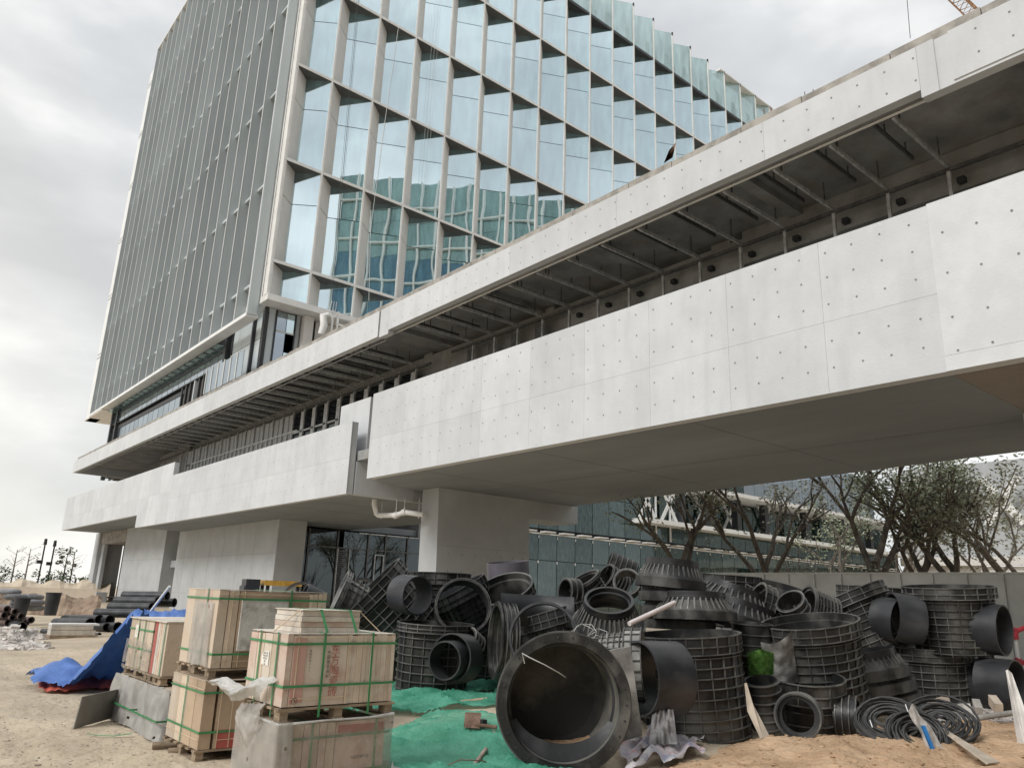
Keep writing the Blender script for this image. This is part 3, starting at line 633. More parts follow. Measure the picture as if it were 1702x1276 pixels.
# find which local direction is down so that the dirt lies at the bottom
Mi=e.matrix_world.to_3x3().inverted(); dn=Mi@Vector((0,0,-1)); rot=math.atan2(dn.y,dn.x)-R(270)
MB().add(vs,fs,True,Matrix.Rotation(rot,4,'Z')).build('lip_liner',plasg,e)
vs=[];fs=[]
for i in range(17):
    for j in range(9):
        a=R(270-42+84*i/16); z=-.64+j*.06; rr=.495-.07*math.sin(math.pi*i/16)*(1-j/9)-.01*nz(i,j,1,.9)
        vs.append((rr*math.cos(a),rr*math.sin(a),z))
for i in range(16):
    for j in range(8): fs.append((i*9+j,i*9+j+1,(i+1)*9+j+1,(i+1)*9+j))
MB().add(vs,fs,True,Matrix.Rotation(rot,4,'Z')).build('trapped_dirt',clay,e)
# pale plate standing behind its flange
def plate(name,cat,label,pts,th,m,group=None):
    P=[Vector(p) for p in pts]; nrm=(P[1]-P[0]).cross(P[2]-P[0]).normalized()*th
    n=len(P); b=MB(); b.add(P+[p+nrm for p in P],[tuple(range(n-1,-1,-1)),tuple(range(n,2*n))]+[(i,(i+1)%n,n+(i+1)%n,n+i) for i in range(n)])
    o=b.build(name,m); return tag(o,label,cat,group)
dustp=mat('scuffed_grey_plate',(0.13,0.13,0.12),.6,.3,2,col2=(0.42,0.41,0.38),thr=(.35,.6))
plate('plastic_plate','plate','scuffed grey plastic plate standing behind the largest chamber flange',[at(1003,1082,8.25),at(1048,1074,8.25),at(1068,1222,8.15),at(1024,1235,8.15)],.02,dustp)
# 2: tall front cylinder with open top and a wide branch pipe
gA=onz(1172,1233,.05)
def up(px,py,z): return onz(px,py,z)
e=chamber('tallest ribbed chamber standing upright in the front row beside the largest chamber',gA+Vector((.35,.40,0)),(-.06,1,.05),.66,.61,1.20,floor=.1)
pS=at(1062,1128,8.2)
pipe('wide smooth black pipe stub opening left, against the tall front chamber',at(1122,1126,8.75),(-.80,.0,.60),.40,.50,plasg)
# 3: second tall cylinder
e=chamber('tall ribbed chamber behind the small couplings, right of the green turf',at(1372,1190,10.9),(-.10,1,.16),.60,.62,1.32,floor=.08)
# 4/5: right hand pair
e=chamber('low ribbed chamber at the right, under the upright one between two pipes',at(1548,1172,13.1),(.0,1,.06),.64,.66,.98,stubs=((.40,.5,.42,5),),floor=.06)
e=chamber('upright ribbed chamber on top at the right between two smooth pipes',at(1590,1084,12.9),(-.02,1,.08),.58,.66,1.08,rimh=.2)
pipe('smooth pipe stub with round mouth on the right side of the upright top chamber',at(1618,1042,12.7),(.9,-.05,.32),.40,.46)
pipe('smooth pipe stub left of the upright top chamber',at(1527,1030,12.9),(-.9,.08,.35),.40,.44)
pipe('smooth pipe stub leaning left toward the tilted chamber, mouth to the right',at(1462,1028,13.2),(.85,-.10,.45),.38,.38)
pipe('lowest right smooth pipe stub, behind the standing white board',at(1635,1135,12.4),(.88,.0,.36),.40,.5)
# 6 tilted
e=chamber('ribbed chamber tilted to the left in front of the grey fence',at(1458,1082,13.3),(-.46,1,-.05),.54,.62,1.02,nv=18)
e=chamber('far ribbed chamber showing only its rim over the tilted one',at(1458,1072,15.0),(.05,1,0),.6,.66,1.1)
# 7 wide rim
e=chamber('tilted chamber with a wide open rim against the fence',at(1290,1016,14.2),(.24,1,.22),.55,.60,.42,nv=18,floor=.02)
e=chamber('dark chamber behind the cone stack, only its rim showing',at(1200,1040,14.6),(.05,1,.02),.6,.66,.95)
# 8 small group in front
coupling('small ribbed bucket-like coupling standing by the leaning board',at(1277,1207,9.7),(-.1,1,.25),.21,.58,rings=6)
e=coupling('ribbed coupling lying with its round mouth facing us, beside the bucket-like one',at(1330,1188,9.55),(-.12,.08,1),.255,.28,rings=3); MB().ring(.19,.24,.1,.2,30).build('inner_ring',plasg,e)
coupling('short ribbed coupling lying sideways right of the oval one',at(1388,1188,9.9),(.98,-.02,.12),.24,.28,rings=4)
e=chamber('squat smooth-rimmed chamber in front of the second tall one',at(1338,1216,10.15),(.04,1,.16),.42,.46,.72,nv=8,gap=.16,floor=.1,rimh=.28)
# 9 cone stack right
cn=None
for k,(px,py,lab) in enumerate(((1470,1172,'lowest cone cover of the tilted right-hand stack'),(1460,1150,'middle cone cover of the tilted right-hand stack'),(1449,1127,'top cone cover of the tilted right-hand stack'))):
    c=cone(lab,at(px,py,11.7),(-.20,1,.04),.54,.42,.13,.13,.15,proto=cn); cn=cn or c
# 10 centre stack
c1=None
for k,(px,py,lab) in enumerate(((1130,1046,'bottom cone cover of the centre stack, edge only'),(1125,1024,'third cone cover of the centre stack'),(1120,1000,'second cone cover of the centre stack'),(1114,978,'top cone cover of the centre stack with a square-cut neck'))):
    c=cone(lab,at(px,py,11.2),(.08 if k==3 else .02,1,-.02),.49,.36,.15,.13,.13,proto=c1); c1=c1 or c
cone('cone cover with its round neck tipped toward us',at(1011,1040,10.0),(.02,.80,.50),.46,.29,.22,.12,.05); chamber('short ribbed chamber carrying the tipped cone cover',Vector((at(1013,1080,10.7).x,at(1013,1080,10.7).y,.02)),(0,1,0),.48,.50,1.0,nv=16,gap=.14,floor=.7)
cone('shallow cone cover lying flat behind the tall front chamber',at(1155,1030,10.8),(0,1,-.03),.56,.40,.14,.12,.12)
c2=cone('big shallow cone cover tilted to the right',at(1222,1040,12.2),(.28,1,-.1),.66,.50,.13,.12,.13)
cone('big shallow cone cover tilted right, above the other',at(1212,1014,12.6),(.33,1,-.1),.66,.5,.13,.1,.13,proto=c2)
coupling('open ribbed bucket coupling behind the tall front chamber on its right',at(1250,1090,11.0),(.03,1,.05),.28,.46,rings=4)
# 13
e=chamber('ribbed chamber lying on its side with a small mouth on top',at(1384,1030,12.7),(-.75,.25,.35),.33,.36,.5,nv=16,gap=.06,rimh=.06)
coupling('small ribbed coupling tilted, mouth up, on the lying chamber',at(1325,1018,12.2),(-.35,.62,.55),.22,.26,rings=3)
e=chamber('ribbed chamber curled open toward the left beneath the wide rim',at(1290,1025,12.6),(-.75,.35,.3),.30,.36,.4,nv=14,gap=.08)
# 14
e=chamber('ribbed elbow chamber in front of the dark glass',at(988,1000,12.6),(-.35,.6,.2),.27,.25,.42,nv=14,gap=.06,rimh=.06)
coupling('small open coupling facing left under the elbow chamber',at(960,985,12.3),(-.8,.05,.5),.20,.24)
coupling('small ribbed coupling facing us behind the tipped cone cover',at(1043,975,12.4),(-.05,.35,1),.20,.25,rings=4)
coupling('ribbed coupling lying highest behind the tipped cone cover',at(1056,954,13.2),(-.85,.32,.1),.20,.5,rings=6)
coupling('ribbed coupling lying under the highest one',at(1034,978,13.0),(-.6,.4,.4),.22,.4,rings=6)
# 15 left group
e=chamber('big ribbed chamber tilted to the left behind the tile crates',at(690,1058,12.6),(-.72,.66,.10),.56,.62,1.1,nv=20)
pipe('wide smooth pipe stub pointing at us from the tilted left chamber',at(668,986,11.9),(.55,-.05,.75),.29,.42)
e=chamber('upright ribbed chamber behind the pointing pipe stub',at(722,1060,13.6),(0,1,0),.50,.54,1.12,nv=18)
e=thing_at('ring_collar','pipe collar','round collar leaning with a lattice of ribs seen through it',at(770,1006,11.6),(.12,.32,1),0); MB().lathe([(.42,-.28),(.42,0),(.40,0),(.40,-.28)],48).build('shell',plasg,e); MB().ring(.395,.43,-.02,.0,48).build('rim',plasr,e)
e=chamber('ribbed chamber lying behind the round collar, lattice of ribs in view',at(800,1060,12.6),(-.45,.8,.1),.40,.44,.9,nv=26,gap=.085,mats=(plasg,plas))
e=chamber('ribbed chamber with oval mouth tipped toward us at the pillar foot',at(846,1012,12.9),(-.28,.80,.42),.42,.46,.4,nv=18,floor=.02)
pipe('smooth purple-grey pipe length standing tallest at the pillar foot',at(846,975,13.8),(-.1,1,.1),.38,.44,mat('purple_grey_pipe',(0.13,0.12,0.14),.35,.15,2))
e=chamber('ribbed chamber standing on the green netting beside the crates',at(716,1146,11.0),(.02,1,.03),.49,.50,.92,nv=18,rimh=.13,floor=.6)
pipe('smooth pipe stub opening left on the netting',at(770,1093,10.6),(-.50,.06,.85),.32,.34)
e=pipe('inner smooth pipe ring inside the left-opening stub',at(755,1096,10.4),(-.5,.02,.87),.25,.26)
e=thing_at('ring_collar','pipe collar','round flange disc standing nearly edge-on left of the hoop collar',at(822,1063,10.3),(-.985,.03,.20),0); MB().lathe([(.46,-.05),(.50,-.02),(.50,0),(.44,0),(.44,-.05)],48).lathe([(.47,-.24),(.47,-.05)],48).build('shell',plasd,e)
k=MB(); [k.ring(.468,.495,-z,-z+.013,48) for z in (.08,.14,.2,.24)]; k.build('rim',plasr,e)
e=chamber('ribbed chamber lying behind the edge-on flange disc',at(905,1072,11.4),(-.9,.05,.05),.42,.44,.8,nv=20)
e=thing_at('ring_collar','pipe collar','round hoop collar in front of the dark curved sheet, ribs in view through it',at(903,1058,9.6),(-.08,.18,1),0); MB().lathe([(.435,-.10),(.435,0),(.405,0),(.405,-.10)],56).build('shell',plasg,e)
e=chamber('ribbed chamber lying behind the hoop collar',at(940,1100,10.6),(-.3,.95,.0),.40,.42,.72,nv=26,gap=.09,mats=(plasg,plasr))
coupling('small ribbed coupling leaning mouth left between chambers',at(790,1078,11.0),(-.55,.5,.55),.18,.26,rings=4)
e=chamber('pale dusty ribbed chamber lying behind the largest one',at(1062,1078,9.2),(.88,.05,.1),.36,.40,.55,nv=22,gap=.07,mats=(dustp,plasr)) if False else chamber('pale dusty ribbed chamber lying behind the largest one',at(1000,1102,9.1),(.9,.05,.12),.31,.34,.5,nv=22,gap=.07,mats=(dustp,plasr))
# dark curved sheet
vs=[];fs=[]
for i in range(13):
    p=at(832+i*10.2,985+ (i*.6),10.35+.2*math.sin(i*.26)); q=at(835+i*10.0,1040+i*.2,10.25+.2*math.sin(i*.26)); vs+=[p,q,p+Vector((.02,.03,0)),q+Vector((.02,.03,0))]
for i in range(12): a=4*i; fs+=[(a,a+4,a+5,a+1),(a+2,a+3,a+7,a+6),(a,a+2,a+6,a+4),(a+1,a+5,a+7,a+3)]
b=MB(); b.add(vs,fs,True); tag(b.build('plastic_sheet',plasg),'dark smooth plastic sheet standing bent behind the hoop collar','plastic sheet')
# 25
e=chamber('small ribbed chamber lying left of the big tilted one',at(612,1008,12.9),(-.8,.30,.1),.24,.34,.55,nv=16,gap=.09,mats=(dustp,plasr),rimh=.1)
e=thing_at('ring_collar','pipe collar','round collar seen over the small lying chamber at the left end',at(602,990,13.4),(.1,.25,1),0); MB().lathe([(.33,-.1),(.33,0),(.29,0),(.29,-.1)],40).build('shell',plasg,e)
e=thing_at('ring_collar','pipe collar','thin round hoop behind the upper tile crate',at(500,1000,13.6),(-.1,.2,1),0); MB().lathe([(.36,-.14),(.36,0),(.335,0),(.335,-.14)],40).build('shell',plasg,e)
pipe('short grey pipe piece lying between the hoop and the small chamber',at(535,1000,13.2),(-.8,.35,.2),.17,.35)
# hidden lower layer that carries the pile
random.seed(11)
for i,(px,py,d) in enumerate(((640,1085,13.4),(800,1100,13.0),(870,1105,12.8),(960,1110,12.2),(1050,1100,11.9),(1130,1105,12.3),(1210,1100,12.8),(1290,1095,13.6),(1400,1100,14.2),(1480,1110,14.6),(1600,1120,14.6))):
    q=at(px,py,d); q.z=.02
    chamber(('ribbed chamber of the lower layer below the '+('big tilted left chamber','round collar with lattice','tipped oval mouth at the pillar','curved dark sheet','tipped cone cover','centre cone stack','two shallow cone covers','wide open rim by the fence','tilted chamber by the fence','pipe stub leaning left','upright top chamber at the right')[i]),q,(random.uniform(-.08,.08),1,random.uniform(-.08,.08)),.56,.60,min(1.05,max(.5,at(px,py,d).z+.55)),nv=14,gap=.16,n=28)
# ================= tile pallets =================
wood=mat('pallet_wood',(0.30,0.23,0.16),.85,.3,4,.3,30,rnd=.12,stretch=(1,1,6))
card=mat('cardboard',(0.56,0.46,0.355),.85,.12,1.6,.12,20,rnd=.17,thr=(.3,.7)); streaks(card,3,.7,(0.60,0.54,0.46),(1,1,.5))
cardp=mat('pink_cardboard',(0.58,0.44,0.37),.8,.15,1.4,.12,20,col2=(0.60,0.53,0.44),rnd=.13); streaks(cardp,7,.7,(0.44,0.27,0.20),(1,1,1))
cardr=mat('red_printed_cardboard',(0.42,0.09,0.08),.75,.2,3,.1,20,col2=(0.40,0.14,0.11))
cardw=mat('pale_carton_top',(0.58,0.53,0.46),.85,.15,3,.2,20)
cardd=mat('brown_cardboard',(0.42,0.315,0.22),.85,.15,1.3,.12,20,rnd=.08)
strapg=mat('green_strap',(0.05,0.23,0.09),.4,.15,4)
strapy=mat('tan_tape',(0.62,0.50,0.36),.6,.1,4)
slab=mat('speckled_white_board',(0.60,0.58,0.54),.7,.08,4,.15,30); streaks(slab,9,.8,(0.22,0.20,0.18),(1,1,1))
film=sheetmat('milky_film',(0.66,0.63,0.58),.34,tl=.15,bump=.2,bs=6); filmw=sheetmat('white_torn_film',(0.74,0.73,0.70),.04,tl=.2,bump=.5); filmc=sheetmat('clear_film',(0.62,0.56,0.50),.62,tl=.1,rough=.2)
print_r=mat('red_print',(0.42,0.15,0.11),.8,.2,8); ink=mat('black_print',(0.05,0.045,0.04),.8,.2,8); paper=mat('white_paper',(0.80,0.77,0.70),.7,.05,4)
def pallet(e,a,b,z,h=.11):
    (x0,y0),(x1,y1)=a,b; o=e.location
    nb=6
    for i in range(nb):
        yy=y0+(y1-y0-.09)*i/(nb-1); inst('deck_board',MB().box((x0-.02,yy,z+h-.018),(x1+.02,yy+.09,z+h)).mesh('deck_board',wood),e,True)
    for i in range(3):
        xx=x0+(x1-x0-.07)*i/2
        for j in range(3):
            yy=y0+.01+(y1-y0-.13)*j/2; inst('block',MB().box((xx,yy,z+.018),(xx+.07,yy+.11,z+h-.02)).mesh('block',wood),e,True)
        inst('runner',MB().box((xx-.01,y0,z),(xx+.08,y1,z+.017)).mesh('runner',wood),e,True)
def text(body,size,m,e,M,name='print'):
    cu=bpy.data.curves.new('t','FONT'); cu.body=body; cu.size=size; cu.align_x='CENTER'; cu.align_y='CENTER'
    o=bpy.data.objects.new('t',cu); COL.objects.link(o); dg=bpy.context.evaluated_depsgraph_get(); me=bpy.data.meshes.new_from_object(o.evaluated_get(dg)); bpy.data.objects.remove(o)
    me.materials.clear(); me.materials.append(m); p=bpy.data.objects.new(name,me); COL.objects.link(p); p.parent=e; p.matrix_local=Matrix.Translation(-Vector(e.location))@M; return p
FY=lambda x,y,z,rot=0: Matrix.Translation((x,y,z))@Matrix.Rotation(R(90),4,'X')@Matrix.Rotation(R(rot),4,'Z')    # reads from -Y
FX=lambda x,y,z,rot=0: Matrix.Translation((x,y,z))@Matrix.Rotation(R(-90),4,'Z')@Matrix.Rotation(R(90),4,'X')@Matrix.Rotation(R(rot),4,'Z')  # reads from -X
def cr_box(e,a,b,m,name='carton'): return MB().box(a,b).build(name,m,e,True)
def straps(e,x0,x1,y0,y1,z0,z1,hz,vx=(),vy=(),m=None,w=.0095):
    m=m or strapg; t=.004
    for z in hz:
        MB().box((x0-t,y0-t,z-w),(x1+t,y0-.001,z+w)).box((x0-t,y0,z-w),(x0-.001,y1,z+w)).build('strap',m,e,True)
    for x in vx: MB().box((x-w,y0-t*2,z0),(x+w,y0-t-.001,z1+.004)).box((x-w,y0-t*2,z1+.0045),(x+w,y1,z1+.008)).build('strap',m,e,True)
    for y in vy: MB().box((x0-t*2,y-w,z0),(x0-t-.001,y+w,z1+.004)).build('strap',m,e,True)
def crate(label,x0,x1,y0,y1,z0,z1): return empty('tile_pallet',(x0,y0,z0),label,'tile pallet','pallets of boxed tiles')
random.seed(21)
# E: upper front crate
e=crate('front upper tile crate with pink printed face, green straps and a white paper note',2.9,3.95,6.26,7.05,.57,1.25)
pallet(e,(2.9,6.26),(3.95,7.05),.57)
zc=.69; zt=1.25; xs=2.905
cr_box(e,(2.96,6.27,zc),(3.46,6.42,zt-.006),cardp)
cr_box(e,(2.965,6.266,zc+.03),(3.075,6.2695,zt-.03),mat('pink_ink_panel',(0.50,0.23,0.20),.8,.2,2,col2=(0.52,0.33,0.27)),'printed_band')
for q,(a,b) in enumerate(((6.27,6.42),(6.425,6.57),(6.575,6.73),(6.735,6.88),(6.885,7.04))):
    cr_box(e,(2.905,a+.002,zc),(2.955,b-.002,zt-.004*q),card if q%2 else cardp)
    if q: cr_box(e,(2.96,a,zc),(3.46,b,zt-.01),card)
x=3.465
while x<3.94:
    wv=random.choice((.042,.05,.056)); cr_box(e,(x,6.272+random.uniform(0,.008),zc),(min(x+wv-.003,3.945),7.04,zt-random.uniform(0,.01)),random.choice((card,cardp,card))); x+=wv
cr_box(e,(2.91,6.275,zt+.001),(3.94,7.03,zt+.008),cardw,'top_sheet')
straps(e,2.9,3.95,6.265,7.05,.60,zt+.008,(zt-.075,zc+.155),(3.235,3.70),(6.44,6.80))
for z,x in ((zt-.02,3.0),(zt-.5,3.02)): MB().box((2.96,6.262,z-.004),(3.46,6.2645,z+.004)).build('tape',strapy,e,True)
for x in (3.0,3.47): MB().box((x-.004,6.262,zc),(x+.004,6.2645,zt)).build('tape',strapy,e,True)
for i,ch in enumerate('中国驰名商标'): text(ch,.034,ink,e,FY(3.285,6.262,1.105-.038*i,0))
for i,ch in enumerate('东方陶瓷砖'): text(ch,.092,print_r,e,FY(3.345,6.262,1.12-.083*i,0))
for i,ch in enumerate('客服热线400'): text(ch,.022,ink,e,FY(3.115,6.262,1.12-.026*i,0))
text('A',.03,ink,e,FY(3.01,6.262,.735)); 
MB().ring(.022,.025,0,.001,24,Matrix.Translation((3.01,6.262,.735))@Matrix.Rotation(R(90),4,'X')).build('print',ink,e,True)
MB().add([(2.8985,6.60,.98),(2.8985,6.745,.985),(2.8985,6.75,1.05),(2.8985,6.72,1.09),(2.8985,6.60,1.10)],[(0,4,3,2,1)]).build('paper_note',paper,e,True)
for i,t in enumerate(('6000x1200','8000x5020','60020 02','450 1','No.')): text(t,.022,ink,e,FX(2.897,6.67,1.08-.022*i))
# F: four flat packs on top
e=crate('small stack of four flat tile boxes lying on the front upper crate',3.05,3.62,6.36,6.9,1.258,1.44)
for i in range(4):
    z=1.26+i*.045; cr_box(e,(3.05+random.uniform(0,.01),6.36+random.uniform(0,.01),z),(3.61,6.90,z+.042),random.choice((cardp,card,cardw)),'flat_carton')
cr_box(e,(3.045,6.355,1.4405),(3.62,6.905,1.448),cardw,'top_sheet')
for x in (3.22,3.50): MB().add([(x-.012,6.354,1.45),(x+.012,6.354,1.45),(x+.03+.012,6.258,1.262),(x+.03-.012,6.258,1.262)],[(0,3,2,1)]).box((x-.012,6.35,1.449),(x+.012,6.9,1.452)).build('strap',strapg,e,True)
MB().tube([(3.05,6.40,1.45),(2.92,6.60,1.262)],.006,5).tube([(3.05,6.40,1.45),(3.0,6.28,1.262)],.004,5).tube([(3.61,6.40,1.45),(3.80,6.30,1.262)],.004,5).build('cord',strapy,e,True)
# G: lower front crate under film
e=crate('front lower tile crate wrapped in torn milky plastic film',2.9,3.95,6.26,7.05,0,.56)
pallet(e,(2.9,6.26),(3.95,7.05),0)
for (a,b,m) in ((2.93,3.13,card),(3.135,3.2,cardp),(3.205,3.27,card),(3.275,3.34,cardp),(3.345,3.42,card),(3.425,3.90,cardp)):
    cr_box(e,(a,6.28,.12),(b-.003,6.8,.545),m)
cr_box(e,(3.44,6.2765,.46),(3.88,6.2795,.52),cardr,'printed_band'); cr_box(e,(2.91,6.8,.12),(3.9,7.03,.54),card)
straps(e,2.905,3.93,6.27,7.03,.12,.55,(.44,.16),(3.2,3.8),())
text('中国名牌产品',.03,ink,e,FY(3.66,6.272,.26))
def filmbox(name,e,x0,x1,y0,y1,z0,z1,m,amp=.012,holes=0,seed=0,zb=None):
    vs=[];fs=[];nx=46;nzv=20
    per=[((x0),(y1)),((x0),(y0)),((x1),(y0)),((x1),(y0+.25))]
    seg=[(Vector((*per[i],0)),Vector((*per[i+1],0))) for i in range(3)]; Ls=[(b-a).length for a,b in seg]; T=sum(Ls)
    def pt(t):
        d=t*T
        for (a,b),l in zip(seg,Ls):
            if d<=l: return a+(b-a)*(d/l)
            d-=l
        return seg[-1][1]
    cx,cy=(x0+x1)/2,(y0+y1)/2
    for i in range(nx+1):
        t=i/nx; p=pt(t); q=p-Vector((cx,cy,0)); q.normalize()
        for j in range(nzv+1):
            z=z0+(z1-z0)*j/nzv; k=amp*(noise.noise(Vector((p.x*11+seed,p.y*11,z*2)))+.7*noise.noise(Vector((p.x*30,p.y*30+seed,z*4))))+amp*.8*(1-j/nzv)
            bl=0.05*max(0,noise.noise(Vector((t*9,seed,0)))) if j==0 else 0
            vs.append((p.x+q.x*k,p.y+q.y*k,z-bl+(.02*noise.noise(Vector((t*14,seed+3,0))) if j==nzv else 0)))
    for i in range(nx):
        for j in range(nzv):
            if holes and noise.noise(Vector((i*.22,j*.3,seed+8.)))>holes: continue
            a=i*(nzv+1)+j; fs.append((a,a+nzv+1,a+nzv+2,a+1))
    b=MB(); b.add(vs,fs,True); return b.build(name,m,e,True)
filmbox('plastic_film',e,2.885,3.965,6.245,7.06,.02,.575,filmc,.014,0,1)
filmbox('film_overlay',e,2.87,3.02,6.235,7.07,.0,.575,film,.02,.6,4)
MB().tube([(2.88,7.0,.57),(2.87,6.6,.575),(2.89,6.25,.56),(3.3,6.235,.575),(3.7,6.24,.57),(3.96,6.25,.58)],[.008,.014,.016,.008,.01,.02],6).build('film_roll_edge',filmw,e,True)
MB().add([(3.97,6.25,.12),(4.02,6.2,.02),(4.10,6.17,-.0),(4.22,6.2,.05),(4.25,6.25,.10),(4.12,6.28,.12),(4.02,6.3,.15),(4.0,6.28,.2)],[(0,1,7),(1,2,6,7),(2,3,5,6),(3,4,5)],True).build('loose_film',filmw,e,True)
# loose white film flapping at the left edge between the two
def ragsheet(name,label,cat,fn,nu,nv,m,cut=None,group=None):
    vs=[fn(i/nu,j/nv) for i in range(nu+1) for j in range(nv+1)]; fs=[]
    for i in range(nu):
        for j in range(nv):
            if cut and cut(i/nu,j/nv): continue
            a=i*(nv+1)+j; fs.append((a,a+nv+1,a+nv+2,a+1))
    b=MB(); b.add(vs,fs,True); return tag(b.build(name,m),label,cat,group)
def f1(u,v):
    # u from the crate (0) out to the torn tip (1), v from top edge to bottom edge
    a=Vector((2.885,6.35,.86)); tip=Vector((2.62,6.98,.80)); base=a.lerp(tip,u)
    w=.16*(1-u)**.6+.03
    return base+Vector((-.07*math.sin(v*3)+.02*noise.noise(Vector((u*6,v*5,1))),.25*v*(1-u),.03-w*v+.03*noise.noise(Vector((u*9,v*7,0)))+.035*math.sin(u*9)))
ragsheet('torn_film','torn white plastic film flapping left from the front upper crate','plastic film',f1,30,12,filmw,lambda u,v: noise.noise(Vector((u*9,v*9,3)))>.42 and u>.75)
def f2(u,v):
    y=6.5+.50*u; return Vector((2.87-.04*math.sin(v*3.1)-.02*noise.noise(Vector((u*8,v*5,2))),y,.70-.34*v*(.5+.5*math.sin(u*3.0))-.06*u+.02*noise.noise(Vector((u*12,v*9,0)))))
ragsheet('hanging_film','crumpled milky film hanging between the front upper and lower crates','plastic film',f2,24,14,film)
# D: lower middle crate
e=crate('tall brown lower crate left of the front one, red panel at its foot',2.88,3.95,7.95,8.93,0,.73)
pallet(e,(2.88,7.95),(3.95,8.93),0)
cr_box(e,(2.885,7.955,.115),(3.0,8.18,.725),cardd); cr_box(e,(3.03,7.955,.115),(3.94,8.18,.70),cardd); cr_box(e,(3.06,7.951,.115),(3.9,7.954,.28),cardr,'printed_band')
for a,b in ((8.19,8.42),(8.425,8.66),(8.665,8.92)): cr_box(e,(2.885,a,.115),(2.95,b,.725),card if a>8.4 else cardd); cr_box(e,(2.955,a,.115),(3.94,b,.72),card)
cr_box(e,(2.88,7.96,.7255),(3.94,8.92,.732),card,'top_sheet')
straps(e,2.88,3.95,7.95,8.93,.12,.732,(.62,.265),(),(8.45,))
for z in (.65,.20): MB().box((2.876,7.96,z-.004),(2.879,8.92,z+.004)).build('tape',strapy,e,True)
for x in (3.05,3.17): MB().box((x,7.944,.12),(x+.007,7.9465,.70)).build('tape',strapy,e,True)
for z in (.66,.64,.19): MB().box((3.04,7.944,z),(3.9,7.9465,z+.006)).build('tape',strapy,e,True)
MB().box((3.36,7.944,.48),(3.44,7.947,.60)).build('paper_note',paper,e,True); text('中国陶瓷',.05,ink,e,FY(3.5,7.94,.42)); text('瓷',.05,print_r,e,FY(3.40,7.94,.54)); text('陶瓷砖',.12,print_r,e,FY(3.5,7.94,.5))
# C: upper middle crate with white board
e=crate('brown upper crate with a speckled white board strapped on its side',2.92,4.12,8.0,8.95,.735,1.59)
pallet(e,(2.92,8.0),(4.12,8.95),.735,.1)
cr_box(e,(2.925,8.005,.84),(3.02,8.2,1.585),card); cr_box(e,(3.03,8.005,.84),(3.13,8.2,1.58),card); cr_box(e,(3.14,8.005,.84),(3.9,8.2,1.58),cardd)
for i,x in enumerate((3.905,3.955,4.01,4.06)): cr_box(e,(x,8.006,.84),(x+.046,8.2,1.57+.004*i),card)
for a,b in ((8.205,8.45),(8.455,8.7),(8.705,8.945)): cr_box(e,(2.925,a,.84),(3.02,b,1.585),card if a>8.3 else cardp); cr_box(e,(3.03,a,.84),(4.1,b,1.57),card)
cr_box(e,(3.16,7.978,1.0),(3.66,8.003,1.495),slab,'white_board')
cr_box(e,(2.92,8.0,1.586),(4.11,8.94,1.592),cardw,'top_sheet')
straps(e,2.92,4.11,7.975,8.95,.84,1.592,(1.50,.97),(3.68,),(8.3,))
for x in (3.06,3.18): MB().box((x,7.99,.85),(x+.007,7.996,1.58)).build('tape',strapy,e,True)
for z in (.90,1.545): MB().box((2.93,7.99,z),(4.1,7.996,z+.007)).build('tape',strapy,e,True)
filmbox('draped_film',e,2.905,3.0,8.12,8.6,.86,1.46,film,.03,.6,9)
# A: back upper crates
e=crate('small back crate with a bright red edge strip, upper of its stack',2.92,3.9,9.45,9.95,.54,1.2)
pallet(e,(2.92,9.43),(3.9,9.95),.535,.09)
for i,(a,b,m) in enumerate(((9.455,9.53,card),(9.535,9.60,cardw),(9.605,9.67,card),(9.675,9.74,cardp),(9.745,9.82,cardw),(9.825,9.93,cardr))):
    cr_box(e,(2.925,a,.63),(3.88,b-.003,1.20),m)
straps(e,2.92,3.9,9.45,9.95,.63,1.2,(),(),(9.52,))
e=crate('film-wrapped back crate with a red and white tag, upper of its stack',2.92,3.9,9.98,10.95,.54,1.2)
pallet(e,(2.92,9.97),(3.9,10.95),.535,.09)
for a,b in ((9.985,10.2),(10.205,10.45),(10.455,10.7),(10.705,10.94)): cr_box(e,(2.925,a,.63),(3.88,b-.003,1.2),card)
straps(e,2.92,3.9,9.98,10.95,.63,1.2,(1.08,.86),(),(10.3,10.55)); cr_box(e,(2.913,10.55,.98),(2.919,10.68,1.13),paper,'paper_tag'); text('4.421',.04,print_r,e,FX(2.911,10.615,1.06,90))
filmbox('plastic_film',e,2.905,3.95,9.97,10.97,.62,.95,filmc,.02,.3,12)
MB().box((2.9,9.45,1.201),(3.9,10.95,1.215)).build('cardboard_lid',cardw,e,True)
# B: back lower crates wrapped in dull film
for (lab,a,b,sd_) in (('back lower crate fully wrapped in grey crumpled film, nearer the road edge',9.02,9.93,20),('far back lower crate wrapped in ragged grey film',10.0,11.1,26)):
    e=crate(lab,2.9,3.9,a,b,0,.53); pallet(e,(2.92,a),(3.9,b),0)
    cr_box(e,(2.93,a+.02,.12),(3.88,b-.01,.52),card); straps(e,2.80,3.9,a-.02,b,.1,.5,(.23,),(),())
    filmbox('plastic_film',e,2.895,3.95,a,b,.03,.53,sheetmat('grey_film_%d'%sd_,(0.50,0.485,0.455),.05,tl=.1,bump=.25,bs=7),.075,.66,sd_)
